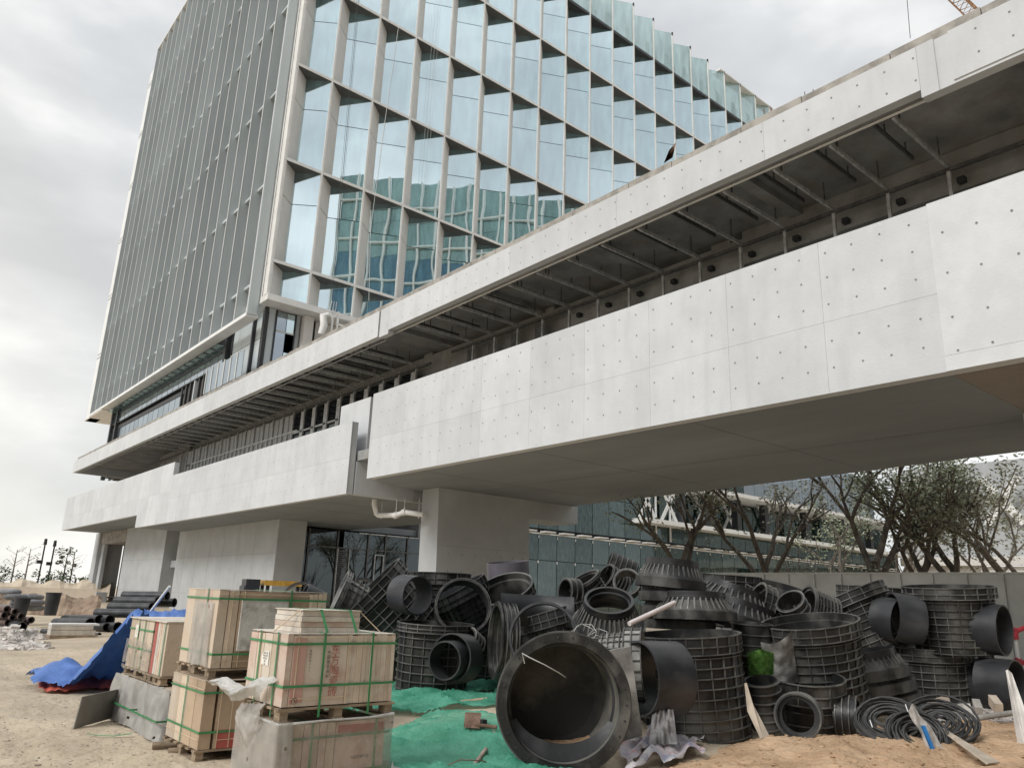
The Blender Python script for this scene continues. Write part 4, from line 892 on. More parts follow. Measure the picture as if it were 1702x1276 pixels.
# timber pieces poking out
for (p,q,r_,lab) in (((2.72,8.75,.05),(3.1,8.6,.07),.035,'round timber end poking out under the brown crate'),((2.8,8.5,.03),(3.1,8.4,.04),.03,'second timber end, nearer, under the brown crate')):
    tag(MB().tube([p,q],r_,10).build('timber_length',wood),lab,'timber','timber pieces under the crates')
plate('grey_board','board','grey flat board leaning against the back wrapped crate',[(2.30,10.25,.03),(2.88,10.9,.03),(2.92,10.92,.36),(2.34,10.28,.36)],.012,mat('grey_fibre_board',(0.19,0.18,0.165),.8,.15,2))
b=MB(); pts=[onz(145,1219,.03),onz(165,1222,.03),onz(190,1223,.03),onz(219,1219,.05)]
vs=[]; [vs.extend([p,p+Vector((.0,.03,.004))]) for p in pts]; b.add(vs,[(0,1,3,2),(2,3,5,4),(4,5,7,6)],True); tag(b.build('loose_strap',strapg),'loose green packing strap lying on the dirt','strap')
# ================= blue tarp =================
blue=sheetmat('blue_tarp_cloth',(0.055,0.17,0.52),0,rough=.45,bump=.6,bs=6,tl=.05,dusty=1.5); redt=sheetmat('red_tarp_underside',(0.72,0.15,0.10),0,rough=.5,bump=.5,bs=8,tl=.05)
def tarpz(x,y):
    ax,ay,bx,by=3.95,13.15,5.6,12.0; t=max(0,min(1,((x-ax)*(bx-ax)+(y-ay)*(by-ay))/((bx-ax)**2+(by-ay)**2))); d=math.hypot(x-ax-(bx-ax)*t,y-ay-(by-ay)*t)
    h=(1.20+.16*t)*(1 if d<.42 else max(0,1-(d-.42)/.85)**1.15)
    h=max(h,.40*max(0,1-math.hypot(x-2.95,(y-14.45)*.9)/.75)**.7)
    f=.5 if d<.42 else 1.0
    ang=math.atan2(y-ay,x-ax)
    return gz(x,y)+.02+h+f*(.05*math.sin(ang*17+2*noise.noise(Vector((x,y,0))))*(1 if .4<d<1.6 else .3)*(1 if h>.02 else .4)+.05*abs(noise.noise(Vector((x*2.6,y*2.6,0))))+.025*noise.noise(Vector((x*7,y*7,1))))
vs=[];fs=[];nx,ny=75,90
for j in range(ny+1):
    for i in range(nx+1):
        x=2.2+4.2*i/nx; y=11.3+5.6*j/ny; vs.append((x,y,tarpz(x,y)))
def intarp(x,y):
    e=.25*noise.noise(Vector((x*1.1,y*1.1,7)))
    return x<6.3 and (x-2.50+e*.6)>max(0,(13.95-y)*1.0) and (y-14.95-e)<(x-2.4)*.35 and y>11.35
for j in range(ny):
    for i in range(nx):
        x=2.2+4.2*(i+.5)/nx; y=11.3+5.6*(j+.5)/ny
        if intarp(x,y): a=j*(nx+1)+i; fs.append((a,a+1,a+nx+2,a+nx+1))
b=MB(); b.add(vs,fs,True); tp=tag(b.build('blue_tarp',blue),'crumpled blue tarpaulin sliding off a heap behind the back crates','tarpaulin')
def rt(u,v):
    p=onz(62+140*u,1151+3*math.sin(u*7)-16*v*(1+.5*math.sin(u*11)),.0); return Vector((p.x,p.y,gz(p.x,p.y)+.05+.09*math.sin(v*3.1)+.04*noise.noise(Vector((u*14,v*3,0)))))
vs=[rt(i/40,j/8) for i in range(41) for j in range(9)]; fs=[(i*9+j,i*9+9+j,i*9+10+j,i*9+j+1) for i in range(40) for j in range(8)]
b=MB(); b.add(vs,fs,True); b.build('red_underside',redt,tp)
pA=at(151,1147,13.4); pB=at(282,974,12.0); tag(MB().tube([pA,pB],.02,8).build('white_pole',white),'thin white pole leaning over the blue tarpaulin','pole')
# ================= stacked black pipes and rubble at the left =================
def lying(label,p,q,r,m,grp,n=20):
    e=empty('long_pipe',p,label,'pipe',grp); d=Vector(q)-Vector(p); L=d.length; M=d.to_track_quat('Z','Y').to_matrix().to_4x4()
    MB().lathe([(r,0),(r,L),(r-.02,L),(r-.02,0),(r,0)],n,M).build('pipe_wall',m,e); MB().lathe([(r+.006,L-.03),(r+.012,L-.02),(r+.012,L),(r-.02,L)],n,M).build('socket_end',plasd,e); return e
G1='long black pipes stacked by the garage'
data=[(150,1044,112,1046,24,.26,'lowest front black pipe with its mouth toward us'),]
front=[(150,1036,25,'front black pipe with an open mouth, leftmost of the lower row'),(165,1030,26.5,'second black pipe mouth in the lower row'),(183,1030,26.5,'third black pipe mouth in the lower row'),(177,1042,26,'small dark pipe mouth below the second and third'),(196,1042,26,'rightmost low pipe mouth next to the tarpaulin')]
for px,py,d,l in front:
    q=at(px,py,d); p=at(px-58,py-1,d+1.2); lying(l,p,q,.165 if 'small' not in l else .13,plasg,G1)
for k,(xa,xb,y_,d,l) in enumerate(((160,235,1018,27,'lowest of the four long black pipes above the tarpaulin'),(182,252,1008,27.4,'third from the top of the long black pipes'),(192,262,998,27.8,'second from the top of the long black pipes'),(205,278,989,28.2,'topmost long black pipe before the grey wall'),(205,290,1000,28.6,'short black pipe end peeping right of the topmost pipe'))):
    lying(l,at(xa,y_,d+.4),at(xb,y_+1,d),.155,plasg,G1)
for i,(xa,xb,y_,d) in enumerate(((70,130,1049,24.5),(95,165,1055,24.2))): lying('thin grey pipe lying on the ground in front of the black pipes, %s one'%('left','right')[i],at(xa,y_,d+.3),at(xb,y_+1,d),.09,plasg,G1)
bp_=mat('brown_clay_pipe',(0.16,0.11,0.10),.7,.25,3,rnd=.2)
spots=[(12,1012),(26,1016),(8,1022),(22,1026),(36,1024),(14,1034),(30,1036),(44,1034),(52,1030)]
nm=['top','second','upper left','upper middle','upper right','lower left','lower middle','lower right','far right']
for (px,py),n_ in zip(spots,nm): lying('brown pipe in the heap at the left edge, %s mouth'%n_,at(px-40,py-3,24.5),at(px,py,23.3),.09,bp_,'brown pipes heaped at the left edge',14)
lying('black pipe mouth among the brown pipes at the left',at(5,1034,24),at(37,1041,22.8),.13,plasg,'brown pipes heaped at the left edge')
for (px,py,d,l) in ((32,1024,27,'dark bucket standing among rubble, left one'),(83,1022,28,'dark tall bucket standing before the earth bank')):
    p=at(px,py,d); e=empty('bucket',p,l,'bucket','dark buckets by the rubble'); hh=.62 if px<50 else .8; MB().lathe([(.2,0),(.26,hh),(.24,hh),(.19,.03),(.001,.03)],24).build('bucket_shell',plasg,e); MB().ring(.255,.275,hh-.04,hh,24).build('rim',plasg,e)
e=empty('pallet_stack',at(130,1055,22.5),'low stack of grey boards and sacks on a pallet by the pipes','board stack')
o=at(82,1062,22.5); o.z=0
for i,(z,h_,m,L) in enumerate(((0,.1,wood,1.7),(.1,.14,cardw,1.6),(.25,.12,cardw,1.5),(.38,.05,white,1.7))): MB().box((o.x,o.y,z),(o.x+L*.75,o.y+.5,z+h_)).build('board',m,e,True)
# sacks
sack=mat('grey_sack_cloth',(0.22,0.22,0.23),.9,.2,3,.5,20,rnd=.25)
random.seed(4)
for i in range(16):
    px=random.uniform(-5,60); row=i//5; p=at(px,1010-row*9,29+random.uniform(-.4,.8)); b=MB(); vs=[];n1_=10;n2_=6
    for a in range(n1_):
        for c in range(n2_+1):
            th_=2*math.pi*a/n1_; ph=math.pi*c/n2_; rr=1+.15*noise.noise(Vector((a,c,i))); vs.append((.46*rr*math.cos(th_)*math.sin(ph)**.6,.28*rr*math.sin(th_)*math.sin(ph)**.6,.12*rr*math.cos(ph)))
    fs=[(a*(n2_+1)+c,((a+1)%n1_)*(n2_+1)+c,((a+1)%n1_)*(n2_+1)+c+1,a*(n2_+1)+c+1) for a in range(n1_) for c in range(n2_)]
    b.add(vs,fs,True,Matrix.Translation(p)@Matrix.Rotation(random.uniform(-.5,.5),4,'Z')); tag(b.build('sack',sack),'grey sack in the left-edge heap, %s one of its %s row'%(('first','second','third','fourth','fifth')[i%5],('bottom','second','third','top')[i//5]),'sack','grey sacks heaped at the left edge')
# earth bank and pale far wall of sand
bank=mat('brown_earth_bank',(0.17,0.11,0.075),.95,.3,1.5,.8,6,col2=(0.33,0.25,0.18),thr=(.35,.65))
def strip(name,pxs,tops,d,dz,m,label,cat,kind=None):
    vs=[];fs=[];n=len(pxs)
    for i,(px,py) in enumerate(zip(pxs,tops)):
        t=at(px,py,d); 
        for k in range(9):
            f=k/8; q=Vector((t.x,t.y,0)); dirv=q.normalized(); z=-.1+(t.z+.1)*math.sin(f*math.pi)**.7
            vs.append(q+dirv*((f-.5)*dz+.5*noise.noise(Vector((i,k,2))))+Vector((0,0,z+.12*noise.noise(Vector((i*.9,k*.9,0))))))
    for i in range(n-1):
        for k in range(8): a=i*9+k; fs.append((a,a+1,a+10,a+9))
    b=MB(); b.add(vs,fs,False); return tag(b.build(name,m),label,cat,kind=kind)
random.seed(9)
px=[-40+ i*6 for i in range(36)]
strip('earth_bank',px,[988+4*math.sin(i*.7)+random.uniform(-2,2)+(0 if i<14 else 4) for i in range(36)],40,7,bank,None,None,'structure')
sand=mat('pale_sand_bank',(0.50,0.42,0.32),.95,.12,1,.5,4)
strip('sand_ridge',[-60+i*7 for i in range(36)],[966+3*math.sin(i*.8)+random.uniform(-1.5,1.5) for i in range(36)],75,8,sand,None,None,'structure')
wl=empty('boundary_wall',at(60,985,62),'long pale boundary wall below the sand ridge at the left','wall')
for i in range(14):
    a=at(-50+15*i,972+.5*i,62); c=at(-50+15*(i+1),972+.5*(i+1),62); b=MB(); b.add([(a.x,a.y,-.3),(c.x,c.y,-.3),(c.x,c.y,c.z),(a.x,a.y,a.z),(a.x+.05,a.y+.3,-.3),(c.x+.05,c.y+.3,-.3),(c.x+.05,c.y+.3,c.z),(a.x+.05,a.y+.3,a.z)],[(0,1,2,3),(7,6,5,4),(3,2,6,7),(0,3,7,4),(1,5,6,2)]); b.build('wall_panel',mat('sand_wall',(0.47,0.40,0.32),.9,.1,.5) if 'sand_wall' not in MATS else MATS['sand_wall'],wl,True)
# rubble
b=MB(); random.seed(31)
def chip(b,p,s):
    M=Matrix.Translation(p)@Matrix.Rotation(random.uniform(0,6.3),4,'Z')@Matrix.Rotation(random.uniform(-.7,.7),4,'X'); b.box((-s,-s*random.uniform(.4,.9),-s*.25),(s,s*random.uniform(.4,.9),s*.25),M)
for i in range(900):
    px=random.gauss(22,26); py=random.uniform(1046,1080)
    if px>88: continue
    p=onz(px,py,0); hgt=max(0,.45-.02*abs(px-20))*max(0,1-abs(py-1060)/18)
    chip(b,p+Vector((0,0,random.uniform(0,hgt))),random.uniform(.04,.16))
tag(b.build('rubble_heap',mat('pale_rubble',(0.36,0.32,0.29),.9,.3,6,rnd=.1,col2=(0.6,0.57,0.53))),'low heap of pale broken rubble at the left edge','rubble',kind='stuff')
b=MB()
for i in range(2600):
    if i<1500:
        px=random.uniform(-20,420); py=random.uniform(1075,1290); p=onz(px,py,0)
    else: p=Vector((random.uniform(1.5,12),random.uniform(3,12),0))
    s=random.uniform(.003,.013)*(1 if i%25 else 2); p.z=gz(p.x,p.y); chip(b,p,s)
tag(b.build('ground_pebbles',mat('pebble_stone',(0.36,0.31,0.25),.9,.3,9)),kind='stuff')
# ================= far lamp poles and thin trees =================
for (px,py,h_,lab) in ((63,966,904,'left of two tall lamp poles on the far sand ridge'),(79,968,907,'right of two tall lamp poles on the far sand ridge')):
    p=at(px,py,90); top=at(px+10,h_,90); top=Vector((p.x,p.y,top.z)); e=empty('lamp_pole',p,lab,'lamp pole','tall lamp poles at the left')
    MB().tube([p-Vector((0,0,1)),top],.09,8).build('pole',darkm,e,True); MB().tube([top,top+Vector((0,0,.7))],[.2,.15],8).build('lamp_head',darkm,e,True)
    MB().box((p.x-.5,p.y-.1,top.z-2.2),(p.x+.1,p.y+.2,top.z-1.8)).build('bracket',darkm,e,True)
leafd=mat('dark_leaf',(0.055,0.075,0.035),.7,.3,3,rnd=.2); leafg=mat('green_leaf',(0.15,0.18,0.10),.5,.35,2.5,col2=(0.42,0.46,0.33),rnd=.2); leafo=mat('olive_leaf',(0.19,0.19,0.12),.5,.3,2.5,col2=(0.45,0.44,0.34),rnd=.2)
bark=mat('dark_bark',(0.13,0.11,0.09),.9,.35,6,.6,20,stretch=(1,1,.3)); barkl=mat('pale_bark',(0.20,0.17,0.14),.9,.3,6,.5,20)
def leaves(b,c,rad,n,s):
    for i in range(n):
        v=Vector((random.gauss(0,1),random.gauss(0,1),random.gauss(0,.8))); v=v.normalized()*rad*random.uniform(.2,1)**.6; p=c+v
        q=Vector((random.uniform(-1,1),random.uniform(-1,1),random.uniform(-.6,.6))).normalized()*s*random.uniform(.6,1.4); u=q.cross(Vector((random.uniform(-1,1),random.uniform(-1,1),random.uniform(-1,1)))).normalized()*s*.45
        b.add([p-q,p+u,p+q,p-u],[(0,1,2,3)])
def grow(tb_,lb,p,d,L,r,lev,maxlev,leafn,ls,spread=.55):
    pts=[p]; q=Vector(p); dd=Vector(d)
    for k in range(4):
        dd=(dd+Vector((random.gauss(0,.10),random.gauss(0,.10),random.gauss(0,.05)))).normalized(); q=q+dd*L/4; pts.append(Vector(q))
    tb_.tube(pts,[r*(1-.35*k/4) for k in range(5)],7 if lev<2 else 5)
    if lev>=1 and leafn: leaves(lb,q,L*.45,leafn,ls)
    if lev<maxlev:
        for i in range(3 if lev else random.choice((3,4))):
            a=random.uniform(0,6.28); nd=(dd+Vector((math.cos(a),math.sin(a),random.uniform(-.1,.35)))*spread).normalized()
            grow(tb_,lb,pts[random.choice((3,4))],nd,L*random.uniform(.62,.85),r*.58,lev+1,maxlev,leafn,ls,spread)
def tree(label,base,h,r,lm,leafn=26,ls=.16,lev=3,bk=None,seed=0,lean=(0,0),group='trees behind the fence',spread=.6):
    random.seed(seed); e=empty('tree',base,label,'tree',group); t=MB(); l=MB()
    grow(t,l,base,Vector((lean[0],lean[1],1)).normalized(),h*.36,r,0,lev,leafn,ls,spread)
    t.build('trunk',bk or bark,e,True)
    if l.v: l.build('crown',lm,e,True)
    return e
for (px,py,t_,lab,sd_) in ((20,958,912,'bare thin tree, leftmost on the far ridge',1),(42,958,910,'bare thin tree second from the left on the far ridge',2),(104,966,916,'tall thin tree with flat leaf tufts on the far ridge',3),(116,967,920,'slim pale tree nearest the building on the far ridge',4)):
    p=at(px,py,85); top=at(px+6,t_,85).z; e=empty('thin_tree',p,lab,'tree','thin trees on the far ridge'); random.seed(sd_); t=MB(); l=MB()
    t.tube([p-Vector((0,0,1)),Vector((p.x,p.y,(p.z+top)/2)),Vector((p.x,p.y,top))],[.09,.07,.03],6)
    for k in range(9):
        z=p.z+(top-p.z)*random.uniform(.35,1); a=random.uniform(0,6.3); q=Vector((p.x+math.cos(a)*.9,p.y+math.sin(a)*.9,z+.35)); t.tube([(p.x,p.y,z-.2),q],[.03,.012],4)
        leaves(l,q,.30 if sd_<3 else (.55 if z>p.z+(top-p.z)*.75 else .25),5 if sd_<3 else (26 if sd_==3 else 4),.10 if sd_!=3 else .16)
    t.build('trunk',barkl if sd_ in(1,2,4) else bark,e,True); l.build('crown',leafd,e,True)
for (px,py,r_,lab) in ((30,966,2.1,'dark round bush on the far ridge, left'),(84,966,1.3,'small sparse bush between the far lamp poles'),(125,968,1.5,'dark bush beside the building corner on the far ridge')):
    p=at(px,py,84); e=empty('bush',p,lab,'bush','bushes on the far ridge'); random.seed(int(px)); l=MB()
    for k in range(9): leaves(l,p+Vector((random.uniform(-r_,r_),random.uniform(-r_,r_),random.uniform(0,r_*.6))),.6,30,.16)
    l.build('foliage',leafd,e,True); MB().tube([p-Vector((0,0,1)),p+Vector((0,0,.5))],.1,6).build('stem',bark,e,True)
# ================= grey site fence =================
fen=empty('site_fence',(25,19,0),'grey sheet hoarding fence with pale posts behind the pile','fence')
fgm=mat('fence_grey_sheet',(0.52,0.535,0.525),.5,.12,.6,rnd=.05); fpm=mat('fence_post_pale',(0.50,0.51,0.50),.45,.1,3)
y=19.5; k=0
while y>2:
    MB().box((25.02,y-.94,.1),(25.05,y,2.74)).build('fence_panel',fgm,fen,True); MB().box((24.96,y-.02,0),(25.02,y+.03,2.76)).build('post',fpm,fen,True); y-=.95; k+=1
MB().box((24.95,2,2.74),(25.07,19.55,2.79)).build('top_rail',fpm,fen,True); MB().box((24.98,2,1.45),(25.018,19.5,1.50)).build('mid_rail',fgm,fen,True)
# ================= trees behind the fence =================
def gp(px,d): r_=ray(px,960); q=Vector((r_.x,r_.y,0))*d; return Vector((q.x,q.y,0))
TR=[(1140,33,8.5,.26,leafg,3,11,(.1,0),'forked dark tree behind the fence, leftmost, crown of sparse leaves',5),(1275,34,9,.26,leafo,3,15,(-.05,0),'dark tree with olive leaves second from the left',12),
(1452,30,9.5,.32,leafo,3,22,(0,0),'thickest dark forked tree in the middle behind the fence',14),(1370,40,9,.22,leafg,3,23,(0,0),'tree with pale branches between two dark ones',20),
(1590,30,9.5,.28,leafg,3,31,(.05,0),'dark forked tree right of the cross brace',20),(1545,32,9,.24,leafg,3,37,(-.15,0),'leaning dark tree beneath the cross brace',16),
(1680,31,9,.20,leafo,3,41,(0,0),'dense olive tree at the right edge',34),(1640,35,8.5,.18,leafo,3,43,(0,0),'slender olive tree next to the right edge',30),(1500,38,9,.16,leafo,3,47,(0,0),'thin pale-barked tree between the two dark forked ones',18)]
for (px,d,h_,r_,lm,lv,sd_,ln,lab,lf) in TR: tree(lab,gp(px,d),h_,r_*.8,lm,int(lf*2.3),.085,lv,bark if r_>.2 else barkl,sd_,ln,spread=.62)
random.seed(8)
for (px,d,lab) in ((1335,33,'low bare-branched shrub behind the fence, left'),(1310,36,'second bare shrub just left of the first'),(1535,33,'bare shrub before the white wall')):
    p=gp(px,d); e=empty('bare_shrub',p,lab,'shrub','bare shrubs behind the fence'); t=MB()
    for k in range(14):
        a=random.uniform(0,6.3); q=p+Vector((math.cos(a)*random.uniform(.5,1.6),math.sin(a)*random.uniform(.5,1.6),random.uniform(2.6,4.4))); m_=p.lerp(q,.5)+Vector((0,0,.4)); t.tube([p,m_,q],[.035,.025,.01],4); t.tube([m_,m_+Vector((random.uniform(-.7,.7),random.uniform(-.7,.7),.9))],[.02,.008],4)
    t.build('branch',barkl,e,True)
for (px,d,m_,lab) in ((1390,31,leafo,'clipped pale hedge bush behind the fence'),(1480,29,leafg,'green grassy bush at the foot of the thick tree')):
    p=gp(px,d); e=empty('bush',p,lab,'bush','bushes behind the fence'); l=MB()
    for k in range(12): leaves(l,p+Vector((random.uniform(-1.4,1.4),random.uniform(-1.4,1.4),random.uniform(1.6,3.2))),.6,45,.08)
    l.build('foliage',m_,e,True); MB().tube([p,p+Vector((0,0,2))],.08,6).build('stem',bark,e,True)
# ================= green netting =================
netm=sheetmat('green_net_cloth',(0.045,0.42,0.26),.16,rough=.6,bump=.35,bs=40,tl=.15,dusty=3)
def netz(x,y):
    s=x*1.0+y*.55; t=-x*.6+y
    return gz(x,y)+.035+max(0,.26*(.42-abs(noise.noise(Vector((s*1.0,t*.6,0)))))+.15*(.4-abs(noise.noise(Vector((s*2.6+t*.9,t*.45,4)))))+.09*(.4-abs(noise.noise(Vector((s*6.5+t*2,t*.8,9)))))+.05*(.4-abs(noise.noise(Vector((s*13+t*5,t*3,2)))))-.09)+.010*noise.noise(Vector((x*12,y*12,2)))
vs=[];fs=[];nx,ny=150,150; X0,X1,Y0,Y1=3.6,9.2,5.0,11.4
for j in range(ny+1):
    for i in range(nx+1):
        x=X0+(X1-X0)*i/nx; y=Y0+(Y1-Y0)*j/ny; vs.append((x,y,netz(x,y)))
def innet(x,y):
    e=.28*noise.noise(Vector((x*.9,y*.9,3)))+.08*noise.noise(Vector((x*4,y*4,1)))
    a=((x-5.15)/1.3)**2+((y-6.65)/1.3)**2<1+e*1.1           # front lobe
    c=((x-6.9)/1.9)**2+((y-9.6)/1.55)**2<1+e*1.1          # back lobe
    h=((x-7.0)/.5)**2+((y-8.9)/.2)**2<1+e                # bare patch of dirt
    return a or (c and not h)
for j in range(ny):
    for i in range(nx):
        if innet(X0+(X1-X0)*(i+.5)/nx,Y0+(Y1-Y0)*(j+.5)/ny): a=j*(nx+1)+i; fs.append((a,a+1,a+nx+2,a+nx+1))
b=MB(); b.add(vs,fs,True); tag(b.build('green_netting',netm),'wrinkled green debris netting spread over the dirt before the largest chamber','netting')
# bits on the netting
rust=mat('rusty_steel',(0.13,0.075,0.05),.8,.4,7,.4,40,col2=(0.22,0.14,0.10)); peel=mat('peeled_stick',(0.50,0.38,0.26),.8,.2,5)
def og(px,py,z=.1): return onz(px,py,z)
e=empty('rusty_bracket',og(785,1205,.15),'rusty steel plate bracket with an arm lying on the netting','bracket')
q=[at(773,1183,8.6),at(800,1184,8.6),at(797,1210,8.4),at(771,1208,8.4)]
plate_=MB(); plate_.add(q+[v+Vector((.01,.012,0)) for v in q],[(3,2,1,0),(4,5,6,7),(0,1,5,4),(1,2,6,5),(2,3,7,6),(3,0,4,7)]); plate_.build('plate',rust,e,True)
MB().tube([at(790,1204,8.45),at(826,1208,8.4)],.022,6).build('arm',rust,e,True); MB().box(tuple(at(803,1200,8.5)-Vector((.03,.03,.03))),tuple(at(803,1200,8.5)+Vector((.03,.03,.03)))).build('hole',darkm,e,True)
tag(MB().tube([og(766,1166,.3),og(800,1162,.32),og(832,1158,.34)],.022,7).build('stick',peel),'pale peeled stick lying across the netting','stick','sticks on the netting')
tag(MB().tube([og(785,1276,.06),og(805,1248,.12),og(826,1223,.16),og(818,1212,.2)],[.02,.022,.018,.008],7).build('stick',mat('grey_stick',(0.40,0.31,0.26),.8,.2,5)),'grey-pink split stick crossing the netting toward the chamber','stick','sticks on the netting')
tag(MB().box((-.42,-.02,0),(.42,.02,.03),Matrix.Translation(og(692,1196,.09))@Matrix.Rotation(.15,4,'Z')).build('steel_bar',rust),'dark angle bar lying on bare dirt left of the netting','steel bar')
tag(MB().tube([og(735,1275,.1),og(765,1262,.2),og(800,1263,.14),og(825,1272,.1)],.006,5).build('thin_rod',rust),'thin bent rod on the netting at the bottom edge','rod')
tag(MB().box((-.09,-.06,0),(.09,.06,.04),Matrix.Translation(og(700,1180,.16))).build('wood_offcut',wood),'small wood offcut beside the dark angle bar','wood offcut')
# wires
wires=mat('pale_wire',(0.5,0.5,0.48),.4,.1,4)
wt=empty('wire_tangle',at(960,1060,8.6),'tangle of pale wire over the dusty chamber behind the largest one','wire'); random.seed(77)
b=MB()
for k in range(9):
    c=Vector((random.uniform(930,1010),random.uniform(1048,1080),0)); pts=[]
    for i in range(9): a=i*.8+k; pts.append(at(c.x+random.uniform(12,26)*math.cos(a),c.y+random.uniform(6,16)*math.sin(a),8.5+.2*math.sin(a*1.7)))
    b.tube(pts,.004,4)
b.build('strand',wires,wt,True)
tag(MB().tube([at(872,1102,7.0),at(868,1085,7.0),at(880,1092,6.9),at(905,1104,6.85),at(930,1118,6.95),at(940,1125,7.3)],.005,4).build('long_wire',wires),'pale wire hanging into the mouth of the largest chamber','wire')
tag(MB().tube([at(1046,1036,8.6)-Vector((0,0,.0)),at(1121,1001,9.1)],.028,9).build('white_conduit',mat('pinkish_conduit',(0.62,0.56,0.55),.5,.1,4)),'pinkish white conduit resting across the cone covers','conduit')
# ================= things on the right =================
plate('leaning_board','board','narrow pale board leaning on the tallest front chamber',[at(1241,1134,9.1),at(1252,1170,9.0),at(1279,1222,8.7),at(1268,1226,8.65),at(1246,1180,8.9)],.03,mat('pale_ply',(0.46,0.39,0.31),.8,.15,3))
plate('leaning_board','board','long white board standing on edge at the right edge of the photo',[at(1675,1112,9.6),at(1682,1118,9.6),at(1712,1200,9.0),at(1712,1262,8.8),at(1698,1252,9.0)],.03,mat('white_ply',(0.62,0.59,0.55),.7,.12,3))
plate('leaning_board','board','thin board lying across the clay at the lower right',[og(1540,1196,.30),og(1548,1200,.30),og(1660,1268,.18),og(1640,1270,.18)],.02,MATS['pale_ply'])
turf=mat('green_turf_fibre',(0.07,0.20,0.03),.8,.4,12,.8,60,col2=(0.16,0.36,0.08))
b=MB(); vs=[];fs=[]
for i in range(17):
    for j in range(13):
        u=i/16; v=j/12; a=-.9+2.2*u; p=at(1242+44*u+6*v*(1-u),1078+52*v+14*abs(u-.5)*(1-v)-10*u*v,10.2-.25*math.cos(a)+.04*noise.noise(Vector((i*.6,j*.6,0)))); vs.append(p)
fs=[(i*13+j,i*13+13+j,i*13+14+j,i*13+j+1) for i in range(16) for j in range(12)]; b.add(vs,fs,True)
tu=tag(b.build('turf_roll',turf),'folded piece of bright green artificial turf between the chambers','turf'); b=MB(); random.seed(2)
for i in range(2600):
    p=random.choice(vs)+Vector((random.uniform(-.03,.03),random.uniform(-.03,.03),random.uniform(-.03,.03))); q=Vector((random.uniform(-.012,.012)-.012,random.uniform(-.012,.012)-.012,random.uniform(0,.02))); b.add([p,p+Vector((.004,0,.002)),p+q],[(0,1,2)])
tag(b.build('grass_fibre',turf,tu),kind='stuff')
def gs(u,v): return at(1264+52*u+10*v,1066+64*v-20*u*(1-v)+12*math.sin(u*3),10.55-.2*math.sin(u*3)+.06*noise.noise(Vector((u*5,v*5,0))))
ragsheet('grey_cloth','scuffed grey sheet bulging beside the green turf','sheet',gs,16,14,mat('grey_rubber',(0.20,0.195,0.185),.7,.25,3,.3,12,col2=(0.32,0.31,0.29)))
# hose coils
hose=mat('black_hose',(0.035,0.035,0.035),.5,.4,6,col2=(0.10,0.10,0.095),thr=(.5,.8))
def coil(label,c,r0,r1,n,tilt,sq=1,th_=.016,seed=1):
    random.seed(seed); e=empty('hose_coil',c,label,'hose coil','black hose coils on the clay')
    M=orient(Vector((c.x,c.y,c.z)),*tilt).to_3x3()
    for k in range(n):
        r=r0+(r1-r0)*k/(n-1); dz=random.uniform(-.05,.05); pts=[M@Vector((r*math.cos(a*math.pi/10)*(1+.03*math.sin(a+k)),r*sq*math.sin(a*math.pi/10)*(1+.05*math.cos(a*.7+k)),dz+.02*math.sin(a*.6+k))) for a in range(21)]
        MB().tube(pts,th_,6,False).build('hose_turn',hose,e)
    return e
coil('round flat coil of black hose tied with white strips',at(1565,1200,9.4),.05,.42,18,(0,.8,.55),1,.014,1)
coil('long loose bundle of black hose bent over the clay, left of the flat coil',at(1478,1198,9.3),.15,.42,20,(-.15,.7,.7),.8,.014,2)
coil('stretched bundle of black hose hanging down over the clay edge',at(1525,1222,8.9),.12,.34,20,(.25,.7,.7),.9,.014,3)
def ws(u,v): return at(1512+ 18*v+ (22+16*u)*u*1.3+ 14*u,1176+74*u+6*math.sin(v*5+u*4)-8*v,8.75+.03*math.sin(u*9+v*7)) 
ragsheet('white_plastic_bag','crumpled white plastic sleeve lying on the hose bundle','plastic bag',lambda u,v: at(1508+38*u+(10+14*u)*v,1178+72*u-8*v+3*math.sin(v*6+u*9),8.7-.10*u+.03*math.sin(u*11+v*7)),20,8,filmw)
ragsheet('blue_tape_roll','strip of bright blue printed film beside the white plastic sleeve','blue film',lambda u,v: at(1530+18*u+8*v,1205+44*u,8.62-.08*u+.02*math.sin(v*3)),10,4,sheetmat('bright_blue_film',(0.04,0.25,0.62),0,tl=.05))
for (px,py,lab) in ((1505,1170,'white tie strip on the left hose bundle'),(1446,1196,'short white tie strip on the hose end')):
    tag(MB().tube([at(px,py,9.1),at(px+4,py+12,9.0)],.006,5).build('tie_strip',white),lab,'tie strip')
# rags and debris along the foot of the pile
rag=mat('striped_rag',(0.45,0.40,0.42),.85,.2,2,.5,20,col2=(0.62,0.60,0.60)); streaks(rag,5,.9,(0.16,0.20,0.36),(1.5,.4,1)); streaks(rag,7,.9,(0.50,0.20,0.20),(.4,1.5,1))
ragsheet('striped_rag','blue, pink and white striped rag crumpled at the largest chamber foot','rag',lambda u,v:(lambda p:Vector((p.x,p.y,p.z+.03+.16*abs(noise.noise(Vector((u*4,v*3,0))))+.03*noise.noise(Vector((u*9,v*8,1))))))(og(1035+130*u+8*math.sin(v*9),1222+60*v*(1-.45*u)+6*math.sin(u*13),.08)),44,28,rag,lambda u,v:noise.noise(Vector((u*5,v*5,8)))>.38)
ragsheet('draped_rag','grey crumpled rag squeezed under the tallest front chamber','rag',lambda u,v: at(1085+34*u+14*v*(u-.5),1178+58*v,8.3-.3*v+.10*noise.noise(Vector((u*7,v*2,5)))),20,14,mat('grey_rag',(0.30,0.29,0.29),.85,.3,4,.4,14))
random.seed(13)
